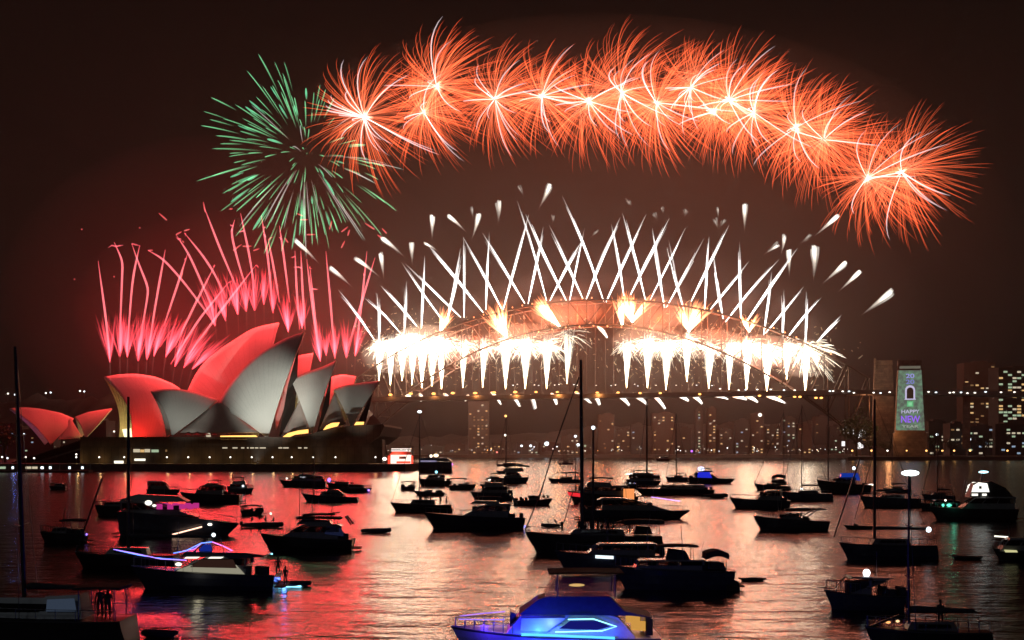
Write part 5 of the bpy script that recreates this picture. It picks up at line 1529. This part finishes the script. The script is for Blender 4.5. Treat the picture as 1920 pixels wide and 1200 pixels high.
# ---- crossing white comets above the arch: (base, tip) in photo pixels
LEFTC = [(702, 637, 632, 545), (751, 625, 680, 554), (782, 612, 715, 533), (833, 605, 753, 493), (864, 595, 761, 495), (906, 586, 796, 453),
         (940, 578, 865, 443), (984, 569, 901, 436), (1025, 564, 972, 377), (1062, 564, 989, 405), (1093, 560, 1028, 422), (1133, 567, 1054, 368),
         (1170, 555, 1147, 420), (1210, 562, 1168, 397), (1246, 577, 1222, 427), (1282, 580, 1249, 451), (1356, 598, 1338, 469)]
UPC = [(711, 637, 709, 550), (758, 623, 760, 531), (790, 615, 796, 479), (837, 606, 867, 467), (870, 596, 871, 445), (911, 581, 919, 433),
       (1321, 580, 1329, 443), (1390, 607, 1386, 454), (1432, 628, 1446, 511), (1467, 640, 1467, 544), (1510, 649, 1512, 547)]
RIGHTC = [(943, 581, 993, 401), (990, 570, 1020, 424), (1031, 564, 1093, 448), (1068, 564, 1095, 428), (1099, 561, 1166, 405), (1136, 567, 1212, 404),
          (1182, 553, 1255, 410), (1219, 562, 1285, 428), (1249, 577, 1320, 443), (1296, 565, 1366, 421), (1332, 580, 1408, 490), (1360, 604, 1458, 487),
          (1395, 610, 1495, 464), (1435, 625, 1512, 535), (1476, 634, 1542, 553), (1533, 640, 1581, 593)]
def comet(name, pts, rads, cols, label, group, cat="firework", D0=None, drift=0.0, segs=10, strands=1, spread=0.0, forks=0):
    """a rising star with its trail, along photo-plane points given real distances"""
    n = len(pts)
    P3 = [np.array(at(p[0], p[1], (D0 if D0 else bridge_D(p[0])) + drift * i / max(1, n - 1))) for i, p in enumerate(pts)]
    base = Vector(P3[0])
    P3 = np.array(P3) - np.array(base)
    u = np.linspace(0, n - 1, segs)
    P = np.stack([np.interp(u, np.arange(n), P3[:, k]) for k in range(3)], axis=1)
    for _ in range(2):
        P[1:-1] = .25 * P[:-2] + .5 * P[1:-1] + .25 * P[2:]
    f = np.linspace(0, 1, segs)
    rr = np.interp(f, np.linspace(0, 1, len(rads)), rads)
    C = np.stack([np.interp(f, np.linspace(0, 1, len(cols)), [c[k] for c in cols]) for k in range(3)], axis=1)
    tb = Tubes(4)
    L = np.linalg.norm(P[-1] - P[0])
    for q in range(forks):
        k0 = int(segs * rng.uniform(.72, .98)); a_ = rng.uniform(0, 2 * math.pi); l_ = rng.uniform(2.0, 5.0)
        e_ = P[k0] + np.array([math.cos(a_), rng.normal() * .3, .6 * math.sin(a_)]) * l_
        tb.add(np.array([P[k0], (P[k0] * .5 + e_ * .5) + rng.normal(size=3) * .4, e_]), [.4, .36, .1], np.array([C[k0], C[k0] * .9, C[k0] * .5]))
    for q in range(strands):
        if q == 0 and strands == 1:
            tb.add(P, rr, C)
        else:
            off = rng.normal(size=(1, 3)) * spread * f[:, None]
            wob = np.cumsum(rng.normal(size=(segs, 3)), axis=0) * .16 * np.array([1, .4, .5]) if strands > 7 else 0
            k1 = segs if strands <= 7 or q == 0 else max(4, int(segs * rng.uniform(.6, 1.0)))
            tb.add((P + off + wob)[:k1], (rr * (.6 + .5 * rng.random()))[:k1] * np.linspace(1, 1 if k1 == segs else .2, k1), (C * (.5 + .7 * rng.random()))[:k1])
    me = tb.mesh(name)
    o = link_mesh(name, me, SPARK)
    o.location = base
    return tag(o, label, cat, group)
W0, W1, W2 = (.55, .5, .45), (1.25, 1.22, 1.18), (.55, .54, .52)
for lst, word in ((LEFTC, "leaning left"), (UPC, "standing upright"), (RIGHTC, "leaning right")):
    for i, (x0, y0, x1, y1) in enumerate(lst):
        mx, my = (x0 + x1) / 2 + rng.normal() * 1.5, (y0 + y1) / 2 + rng.normal()
        mx += (x0 - x1) * .02
        k = .8 + .35 * rng.random()
        comet("comet_trail", [(x0, y0), (mx, my), (x1, y1)], [.5 * k, .88 * k, 1.3 * k, 1.35 * k, .85 * k, .1], [W0, W1, W1, W1, W2],
              "white comet trail %s over the bridge arch, %s from the left of those" % (word, nth(i + 1)), "white comets over the arch",
              drift=rng.normal() * 12, strands=8, spread=.95)

# ---- burnt-out comet heads drifting above: (head, tail)
HEADS = [(667, 486, 714, 521), (714, 476, 720, 524), (717, 446, 759, 482), (773, 456, 773, 499), (797, 455, 824, 473), (810, 402, 810, 450), (841, 404, 875, 436),
         (884, 390, 887, 414), (897, 402, 884, 450), (936, 378, 933, 422), (973, 350, 983, 371), (1031, 347, 1009, 394), (1037, 405, 1035, 420), (1119, 433, 1105, 448),
         (1177, 376, 1185, 388), (1227, 401, 1233, 415), (1242, 390, 1243, 402), (1285, 393, 1283, 408), (1339, 412, 1347, 433), (1345, 392, 1347, 412), (1357, 412, 1347, 430),
         (1396, 383, 1396, 436), (1458, 460, 1431, 478), (1470, 443, 1464, 478), (1479, 469, 1480, 520), (1519, 443, 1497, 460), (1528, 463, 1525, 526), (1570, 404, 1527, 443),
         (1585, 493, 1542, 532), (1612, 509, 1572, 547), (1672, 547, 1614, 592), (620, 502, 662, 540), (555, 450, 600, 496)]
HEADS.sort()
for i, (x0, y0, x1, y1) in enumerate(HEADS):
    big = math.hypot(x1 - x0, y1 - y0)
    k = min(1.5, max(.5, big / 45))
    br = 1.0 if big > 30 else .35
    comet("fading_comet", [(x1, y1), ((x0 + x1) / 2 + (1 if x0 > x1 else 0) * 2, (y0 + y1) / 2 - 1.5), (x0, y0)],
          [.15, .35 * k, .65 * k, 1.0 * k, 1.3 * k, 1.6 * k, 1.75 * k, 1.5 * k], [(.012, .010, .009), (.05 * br, .042 * br, .036 * br), (.17 * br, .15 * br, .125 * br), (.42 * br, .39 * br, .34 * br), (.5 * br, .48 * br, .43 * br)],
          "short fading comet puff high above the arch, %s from the left of those" % nth(i + 1), "fading comet puffs",
          drift=rng.normal() * 8, strands=6, spread=1.1, segs=9)

# ---- golden white mines bursting out of the arch
MINES = [(826, 622, 46, .5, 40), (950, 632, 66, .75, 60), (1050, 612, 66, .9, 85), (1167, 612, 62, .25, 45), (1186, 604, 56, .85, 80), (1292, 622, 58, .95, 100),
         (1405, 622, 34, .8, 40)]
for i, (px, py, h, fan, n) in enumerate(MINES):
    D = bridge_D(px) - 12; s = D / F
    c = at(px, py, D)
    o = empty("firework_mine", c, 0, "gold and white mine exploding from the arch truss, %s from the left of those" % nth(i + 1), "firework", "mines on the arch")
    tb = Tubes()
    lobes = [rng.uniform(-fan, fan) for _ in range(3)]
    for q in range(n):
        a = lobes[q % 3] + rng.normal() * .13 * (1 if fan > .3 else .6)
        L = h * 1.15 * s * (.55 + .5 * rng.random())
        t = np.linspace(0, 1, 7)[:, None]
        d = np.array([math.sin(a), rng.normal() * .25, math.cos(a)])
        P = d * L * t + np.array([0.06, 0, -.06]) * L * t * t
        f = t[:, 0]
        C = np.stack([np.interp(f, [0, .5, 1], [1.5, 1.2, .55]), np.interp(f, [0, .5, 1], [1.25, .6, .12]), np.interp(f, [0, .5, 1], [.9, .28, .04])], axis=1)
        tb.add(P, 1.0 * np.interp(f, [0, .5, .9, 1], [.5, 1.1, .7, .05]), 1.2 * C * (.6 + .6 * rng.random()))
    tb.build("stars", SPARK, o)
    lamp("mine_light", c + Vector((0, -6, 8)), (1, .55, .25), 2.0e5 * LG, 6, o)

# ---- white gerb fountains standing on the deck: x, base row, top row, strength
GERBS = [(710, 716, 640, 1.5), (732, 722, 640, 1.1), (754, 714, 632, 1.6), (772, 722, 634, 1.2), (791, 727, 634, 1.5), (810, 724, 636, 1.1), (828, 729, 638, 1.2), (868, 727, 640, .75), (905, 727, 640, .6),
         (948, 729, 636, 1.3), (985, 729, 636, 1.1), (1025, 729, 640, .95), (1063, 720, 622, .3), (1175, 727, 640, .8), (1214, 727, 636, 1.15), (1249, 731, 640, 1.0),
         (1288, 716, 632, 1.1), (1329, 729, 644, .6), (1367, 731, 642, .65), (1400, 731, 640, 1.3), (1438, 735, 648, 1.25), (1475, 712, 645, .8), (1510, 733, 650, 1.5)]
for i, (px, y0, y1, k) in enumerate(GERBS):
    D = bridge_D(px) - 8; s = D / F
    c = at(px, y0, D)
    H = (y0 - y1) * s
    o = empty("firework_fountain", c, 0, "white spark fountain standing on the bridge deck, %s from the left of the row" % nth(i + 1), "firework", "fountains on the bridge deck")
    tb = Tubes()
    n = int(26 + 34 * k)
    for q in range(n):
        a = rng.normal() * .055 + .02; b_ = rng.normal() * .06
        L = H * (.75 + .42 * rng.random())
        t = np.linspace(0, 1, 6)[:, None]
        P = np.array([math.sin(a), math.sin(b_), 1.0]) * L * t
        f = t[:, 0]
        C = np.stack([np.interp(f, [0, .4, 1], [.9, 1.0, .5]), np.interp(f, [0, .4, 1], [.62, .92, .5]), np.interp(f, [0, .4, 1], [.3, .74, .45])], axis=1)
        tb.add(P, .8 * np.interp(f, [0, .3, .9, 1], [.45, .9, 1.0, .1]), C * (.5 + .5 * rng.random()) * (.5 + .5 * k))
    tb.build("jet", SPARK, o)
    ts_ = Tubes()
    for q in range(int(130 * k) + 30):                                # sparks raining out of the head
        d = rng.normal(size=3); d /= np.linalg.norm(d)
        sp = H * (.10 + (.42 if px < 1460 else .75) * rng.random() ** 1.4)
        p0 = np.array([.03 * H, 0, H * (.86 + .14 * rng.random())])
        t = np.linspace(.25 + .5 * rng.random(), 1, 4)[:, None]
        P = p0 + d * np.array([1, 1, .62]) * sp * t + np.array([.12, 0, -.32]) * sp * t * t
        g = (.35 + .6 * rng.random())
        ts_.add(P, .48 * np.array([.6, 1, .9, .2]), np.array([1.0, .93, .72]) * g * 1.5 * (.6 + .5 * k))
    ts_.build("sparks", SPARK, o)["kind"] = "stuff"
    tk = Tubes(3)
    for q in range(int(60 + 60 * rng.random())):
        p0 = np.array([rng.normal() * (15 if px < 1460 else 24), rng.normal() * 12, H * (.80 + .33 * rng.normal())])
        d = rng.normal(size=3) * .9
        tk.add(np.array([p0 - d, p0 + d]), .42, np.array([1.0, .80, .50]) * rng.uniform(.15, .9))
    tk.build("crackle", SPARK, o)["kind"] = "stuff"
    lamp("fountain_light", c + Vector((0, -5, H * .95)), (1, .68, .42), 2.6e5 * k * k * LG, 9, o)

# ---- comets falling from the deck
FALL = [(758, 740, 774, 751), (786, 738, 791, 752), (831, 738, 842, 751), (878, 740, 872, 752), (920, 735, 940, 759), (957, 740, 974, 763), (994, 740, 1004, 767), (1033, 737, 1043, 759),
        (1077, 735, 1108, 756), (1112, 739, 1125, 759), (1154, 738, 1180, 760), (1187, 741, 1215, 759), (1221, 738, 1248, 767), (1262, 738, 1291, 752), (1296, 741, 1317, 756),
        (1333, 742, 1364, 748), (1373, 743, 1400, 748), (1398, 743, 1421, 754), (1437, 743, 1472, 756), (1120, 612, 1138, 632)]
FALL.sort()
for i, (x0, y0, x1, y1) in enumerate(FALL):
    comet("falling_comet", [(x0, y0), ((x0 + x1) / 2 + 2, (y0 + y1) / 2 - 2), (x1, y1)], [.8, 2.0, 1.9, 1.5, .7], [(1.0, .6, .35), (1.2, 1.05, .9), (1.2, 1.15, 1.05)],
          "short white comet dropping off the bridge, %s from the left of those" % nth(i + 1), "comets falling from the deck", strands=3, spread=.5, segs=7)

# ---- red effects fired off the opera house roof
DR = 725
RED = [[(206, 680), (199, 600), (184, 489)], [(223, 667), (229, 520), (230, 489), (214, 454)], [(238, 660), (247, 540), (252, 505), (262, 460)], [(257, 667), (277, 556), (278, 538), (262, 500), (247, 457)],
       [(280, 640), (297, 540), (310, 468)], [(307, 612), (331, 540), (352, 475)], [(320, 683), (372, 600), (428, 530)], [(327, 651), (366, 570), (403, 497)], [(346, 676), (412, 585), (480, 497)],
       [(404, 609), (350, 535), (307, 486), (277, 469)], [(401, 583), (376, 525), (354, 476), (330, 440)], [(424, 560), (401, 510), (378, 476), (346, 437)], [(446, 545), (412, 465), (383, 389)], [(462, 541), (446, 490), (433, 437), (440, 412)],
       [(478, 541), (466, 470), (451, 400)], [(511, 567), (502, 480), (490, 404)], [(524, 567), (513, 500), (503, 450)], [(543, 567), (532, 480), (524, 423)], [(562, 618), (556, 540), (553, 470)],
       [(572, 618), (567, 540), (564, 470)], [(595, 650), (584, 560), (575, 486)], [(599, 672), (590, 590), (581, 500)], [(628, 673), (620, 570), (611, 471)], [(653, 650), (680, 560), (703, 483)], [(666, 667), (678, 570), (688, 471)]]
P0, P1, P2 = (.8, .06, .08), (1.25, .24, .28), (.9, .10, .13)
def red_D(px):
    return 705 + (px - 200) * .09
for i, pts in enumerate(RED):
    comet("comet_trail", pts, [.34, .5, .6, .62, .46, .14], [(.8, .07, .09), P1, P1, P1, P2],
          "thin pink-red comet trail above the opera house, %s launched from the left" % nth(i + 1), "red comets over the opera house",
          D0=red_D(pts[0][0]), segs=14, drift=rng.normal() * 6, forks=int(rng.random() * 2.6))
TUFT = [(206, 680, 200, 600, 18), (225, 672, 225, 598, 18), (239, 672, 243, 600, 20), (259, 680, 262, 600, 22), (275, 678, 286, 602, 20), (288, 670, 306, 600, 20), (310, 672, 334, 604, 26), (327, 690, 352, 612, 16),
        (343, 692, 384, 622, 24), (359, 694, 408, 634, 18), (404, 614, 386, 535, 20), (424, 604, 408, 528, 20), (446, 592, 436, 520, 22), (462, 586, 456, 516, 18), (478, 584, 474, 512, 18), (495, 573, 494, 510, 18),
        (512, 590, 510, 525, 14), (541, 625, 536, 565, 34), (567, 618, 566, 562, 28), (601, 680, 592, 612, 26), (612, 668, 612, 620, 14), (628, 673, 628, 616, 22), (650, 673, 648, 610, 20), (666, 670, 674, 610, 20)]
for i, (x0, y0, x1, y1, n) in enumerate(TUFT):
    D = red_D(x0); s = D / F
    c = at(x0, y0, D)
    o = empty("firework_mine", c, 0, "low fan of red sparks on the opera house roof, %s fan from the left" % nth(i + 1), "firework", "red fans on the opera house roof")
    tb = Tubes()
    ax, az = (x1 - x0) * s, (y0 - y1) * s
    L0 = math.hypot(ax, az); a0 = math.atan2(ax, az)
    for q in range(int(n * 1.9)):
        a = a0 + rng.normal() * .135
        L = L0 * (.5 + .78 * rng.random())
        st = .03 + .40 * rng.random() ** 1.5
        t = np.linspace(st, 1, 6)[:, None]
        P = np.array([math.sin(a), rng.normal() * .12, math.cos(a)]) * L * t + np.array([.05 * (1 if a0 > 0 else -.2), 0, -.03]) * L * t * t
        f = np.linspace(0, 1, 6)
        C = np.stack([np.interp(f, [0, .5, 1], [.60, .50, .3]), np.interp(f, [0, .5, 1], [.048, .042, .012]), np.interp(f, [0, .5, 1], [.066, .06, .018])], axis=1)
        tb.add(P, .46 * np.interp(f, [0, .4, .8, 1], [.5, 1.1, .8, .08]), C * (.3 + .9 * rng.random()))
    tb.build("stars", SPARK, o)
    tm = Tubes()
    tm.add(np.array([[0, 0, 0], [(x0 - x1) * .12 * s, 0, -22 * s], [(x0 - x1) * .2 * s, 0, -42 * s]]), [.34, .3, .26], [(.10, .035, .03), (.07, .03, .026), (.05, .025, .02)])
    tm.build("lift_trail", SPARK, o)
    lamp("mine_light", c + Vector((ax * .5, 32, az * .8)), (1, .045, .045), 2.2e5 * LG, 6, o)
DEB = [(263, 428), (313, 413), (152, 430), (140, 525), (345, 433), (385, 398), (430, 392), (568, 405), (563, 412), (618, 430), (640, 435), (652, 442), (575, 440), (540, 455), (725, 438), (717, 447), (702, 430), (640, 465),
       (437, 470), (455, 462), (475, 470), (330, 440), (345, 455), (278, 470), (214, 520), (340, 520)]
for i, (px, py) in enumerate(sorted(DEB)):
    a = rng.uniform(0, math.pi); l = rng.uniform(5, 22) if px > 270 else 3
    comet("spark_fragment", [(px, py), (px + l * math.cos(a), py - l * abs(math.sin(a)))], [.3, .5, .15], [(.8, .14, .14), (.8, .07, .08)],
          "loose red spark drifting above the opera house, %s from the left of those" % nth(i + 1), "loose red sparks", D0=720, segs=4)
# ------------------------------------------------------------------ haze (smoke hanging over the harbour)
HAZE_DENS = 0.00007
hm, ht = mat_new("harbour_haze")
ho = ht.nodes.new("ShaderNodeOutputMaterial")
hv = ht.nodes.new("ShaderNodeVolumePrincipled")
hv.inputs["Color"].default_value = (.86, .80, .76, 1)
hv.inputs["Density"].default_value = HAZE_DENS
hv.inputs["Anisotropy"].default_value = 0.0
ht.links.new(hv.outputs[0], ho.inputs["Volume"])
hb = MB()
hb.box((0, 950, 210), (3600, 2100, 428))
tag(hb.build("haze", hm), kind="stuff")

# ------------------------------------------------------------------ denser smoke drifting off the bridge
sm_m, st_ = mat_new("firework_smoke")
so_ = st_.nodes.new("ShaderNodeOutputMaterial"); sv = st_.nodes.new("ShaderNodeVolumePrincipled")
sv.inputs["Color"].default_value = (.88, .84, .82, 1); sv.inputs["Density"].default_value = 0.0036
st_.links.new(sv.outputs[0], so_.inputs["Volume"])
def smoke_mat(name, col, dens):
    m, t = mat_new(name)
    o_ = t.nodes.new("ShaderNodeOutputMaterial"); v_ = t.nodes.new("ShaderNodeVolumePrincipled")
    v_.inputs["Color"].default_value = col + (1,); v_.inputs["Density"].default_value = dens
    t.links.new(v_.outputs[0], o_.inputs["Volume"])
    return m
red_m = smoke_mat("roof_smoke", (.88, .80, .76), .00024); wisp_m = smoke_mat("wisp_smoke", (.88, .84, .86), .0009); thin_m = smoke_mat("thin_smoke", (.88, .80, .76), .00013); truss_m = smoke_mat("truss_smoke", (.85, .62, .52), .0007)
for i, (px, py, rx, rz, ry) in enumerate(((745, 668, 70, 34, 40), (800, 640, 62, 32, 40), (880, 655, 60, 26, 36), (985, 640, 80, 34, 40), (1060, 585, 70, 30, 40), (1215, 640, 70, 32, 40), (1235, 585, 70, 30, 40), (1330, 645, 70, 28, 36), (1430, 660, 66, 32, 40), (1510, 672, 56, 36, 40))):
    D = bridge_D(px) + rng.normal() * 8
    m = MB(); m.ball((0, 0, 0), 1.0, rx * D / F, ry, rz * D / F, 24, 16)
    o = m.build("smoke", sm_m, None, True); o.location = at(px, py, D)
    tag(o, None, None, None, "stuff")

for i, (px, py, rx, rz, ry, D) in enumerate(((1120, 520, 800, 480, 220, 1330), (1120, 600, 600, 330, 190, 1325), (1150, 660, 430, 200, 150, 1320), (450, 560, 430, 300, 110, 760), (450, 590, 300, 190, 90, 750))):
    m = MB(); m.ball((0, 0, 0), 1.0, rx * D / F, ry, rz * D / F, 32, 20)
    o = m.build("smoke_cloud", red_m if px < 600 else thin_m, None, True); o.location = at(px, py, D)
    tag(o, None, None, None, "stuff")
am = MB(); T_ = np.linspace(.17, .83, 30)
lo_ = [[am.bm.verts.new(bp(t, z, off) + bridge.location) for off in (13, -13)] for t, z in [(t, top_z(t) - 2) for t in T_] + [(t, low_z(t) + 2) for t in T_[::-1]]]
n_ = len(lo_)
for i in range(n_):
    a_, b_ = lo_[i], lo_[(i + 1) % n_]
    am.bm.faces.new([a_[0], b_[0], b_[1], a_[1]])
for i in range(29):
    j = n_ - 1 - i
    for q in (0, 1):
        am.bm.faces.new([lo_[i][q], lo_[i + 1][q], lo_[j - 1][q], lo_[j][q]])
tag(am.build("truss_smoke", truss_m), None, None, None, "stuff")

for i in range(16):
    px = 730 + 800 * (i + rng.random()) / 16; u = (px - 1130) / 400
    D = bridge_D(px); rx, rz = rng.uniform(18, 46), rng.uniform(12, 26)
    m = MB(); m.ball((0, 0, 0), 1.0, rx * D / F, rng.uniform(12, 22), rz * D / F, 20, 12)
    o = m.build("smoke", wisp_m, None, True); o.location = at(px, 560 + 70 * u * u - rng.uniform(0, 45), D); o.rotation_euler = (0, rng.normal() * .5, 0)
    tag(o, None, None, None, "stuff")
